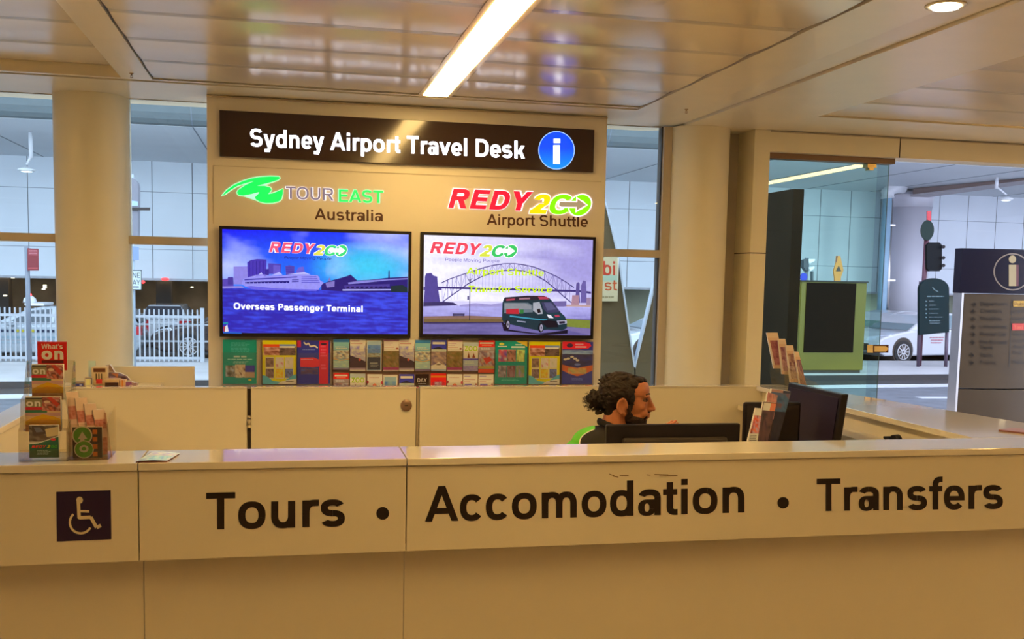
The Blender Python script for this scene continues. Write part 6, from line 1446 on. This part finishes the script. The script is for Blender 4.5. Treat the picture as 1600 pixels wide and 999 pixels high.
bun(60, 2.9, .7, 1.15, hr); e((-9.5, 0, 1.7), (2.5, 2.5, 3.0)); e((-7.4, 0, 2.4), (2.4, 2.6, 2.6)); bun(20, 3.6, .35, .6, hr)
for i in range(16): 
    v = Vector((rnd.uniform(-9.8, -5.5), rnd.uniform(-2.5, 2.5), rnd.uniform(-3.6, -1.2))); hr.e(v, (rnd.uniform(.5, .9),)*3, HM, sub=2)
hr.fuse('hair', HR, man, .0028, 2)
k = MB()                 # stray curls round the bun
for i in range(150):
    v = Vector((rnd.gauss(0, 1), rnd.gauss(0, 1), rnd.gauss(0, 1))).normalized(); c0 = Vector((-9.6, 0, 1.6))+v*3.0; pts = []; ph = rnd.uniform(0, 6)
    side_ = v.orthogonal().normalized(); up_ = v.cross(side_)
    for j in range(7): pts.append(HM @ (c0+v*j*.28+(side_*math.cos(ph+j*1.5)+up_*math.sin(ph+j*1.5))*.42+Vector((-.05*j, 0, -.06*j))))
    k.tube(pts, .0008, HR, 4)
for i in range(40):
    x = rnd.uniform(-6, 5.5); y = rnd.uniform(-5, 5); rr = 1-((x+.6)/8.8)**2-(y/8)**2
    if rr < .05: continue
    z = 6.1+7.1*math.sqrt(rr); pts = [HM @ Vector((x-j*.45, y+.2*math.sin(j+i), z+.25*math.sin(j*1.3+i)-.02*j*j+.15)) for j in range(6)]; k.tube(pts, .0007, HR, 4)
k.build('stray_curls', man)
# beard, moustache, eyebrows, eyes
bd = Body(); e = lambda c, r, **k_: bd.e(c, r, HM, **k_)
e((4.3, 0, -4.9), (4.9, 5.35, 3.7)); e((7.5, 0, -6.6), (2.6, 3.0, 2.2)); e((8.6, 0, -5.4), (1.6, 2.4, 1.1)); e((2.6, 0, -3.2), (2.6, 6.05, 3.4)); e((10.2, 0, -2.05), (.95, 2.4, .42))
for s_ in (-1, 1): e((2.5, s_*5.75, -.6), (.85, .75, 2.4)); e((9.0, s_*2.3, -3.3), (.9, .8, 1.6))
bd.fuse('beard', BE, man, .0028, 3)
k = MB()
for s_ in (-1, 1):
    k2 = MB(); k2.tube([HP(10.35-.0*i, s_*(1.0+i*.8), 5.35+(.25 if i in (1, 2, 3) else 0)) - Vector((0, 0, 0)) if False else HM @ Vector((10.15-.11*i*i, s_*(1.0+i*.85), 5.0+(.45, .62, .66, .5, .2)[i])) for i in range(5)], .0038, BE, 8); k2.build('eyebrow', man)
    k3 = MB(); k3.ell(HM @ Vector((8.0, s_*2.9, 3.05)), (.0118,)*3, mat('shadow_toned_eye_white', (.22, .14, .10), .25), sub=3); eo = k3.build('eye', man)  # eye white darkened: shadow put into its colour
    k4 = MB(); k4.ell(HM @ Vector((8.93, s_*2.9, 3.05)), (.0050, .0085, .0085), mat('dark_iris', (.03, .015, .01), .15), sub=2); k4.build('iris', eo)
    k5 = MB(); k5.tube([HM @ Vector((9.15-.30*abs(i-1.5), s_*(1.75+i*.85), 3.70+(.0, .28, .25, -.05)[i])) for i in range(4)], .0022, BE, 6); k5.build('eyelid', man)
# chair
t = thing('office_chair', 'black office chair under the seated man', 'chair', (NB.x, NB.y, 0))
sz_ = NB.z-.545-.105; cx_, cy_ = NB.x+.06, NB.y
k = MB(); k.box(cx_-.22, cx_+.24, cy_-.23, cy_+.23, sz_-.07, sz_, M['blackmatt']); k.build('seat', t, bevel=.03)
k = MB(); k.box(cx_-.27, cx_-.235, cy_-.19, cy_+.19, sz_+.08, sz_+.36, M['blackmatt']); k.build('backrest', t, bevel=.012)
k = MB(); k.box(cx_-.26, cx_-.24, cy_-.03, cy_+.03, sz_-.06, sz_+.10, M['black']); k.build('back_support', t)
k = MB(); k.cyl((cx_, cy_, .09), (cx_, cy_, sz_-.07), .028, M['steel'], n=18); k.build('gas_lift', t)
for i in range(5):
    a_ = 2*PI*i/5+.3; k = MB(); p0 = Vector((cx_, cy_, .10)); p1 = Vector((cx_+.25*math.cos(a_), cy_+.25*math.sin(a_), .07)); k.cyl(p0, p1, .02, M['black'], .014, 10); lg_ = k.build('leg', t)
    k = MB(); k.cyl(p1+Vector((-.012, 0, -.042)), p1+Vector((.012, 0, -.042)), .027, M['black'], n=18); k.build('caster', lg_)
# ================================================================== LIGHT
wd = bpy.data.worlds.new('overcast'); sc.world = wd; wd.use_nodes = True
nt = wd.node_tree; bg = nt.nodes['Background']
tc = nt.nodes.new('ShaderNodeTexCoord'); nz = nt.nodes.new('ShaderNodeTexNoise'); nz.inputs['Scale'].default_value = 2
rp = nt.nodes.new('ShaderNodeValToRGB'); rp.color_ramp.elements[0].color = (.62, .76, 1, 1); rp.color_ramp.elements[1].color = (.85, .93, 1, 1)
nt.links.new(tc.outputs['Generated'], nz.inputs['Vector']); nt.links.new(nz.outputs['Fac'], rp.inputs['Fac']); nt.links.new(rp.outputs['Color'], bg.inputs['Color'])
bg.inputs['Strength'].default_value = 4.0
sc.view_settings.view_transform = 'Standard'; sc.view_settings.look = 'None'; sc.view_settings.gamma = 1; sc.view_settings.use_curve_mapping = False
sc.view_settings.exposure = 0
sc.cycles.use_denoising = True
sc.cycles.max_bounces = 8; sc.cycles.transparent_max_bounces = 24; sc.cycles.sample_clamp_indirect = 6
sc.cycles.caustics_reflective = False; sc.cycles.caustics_refractive = False
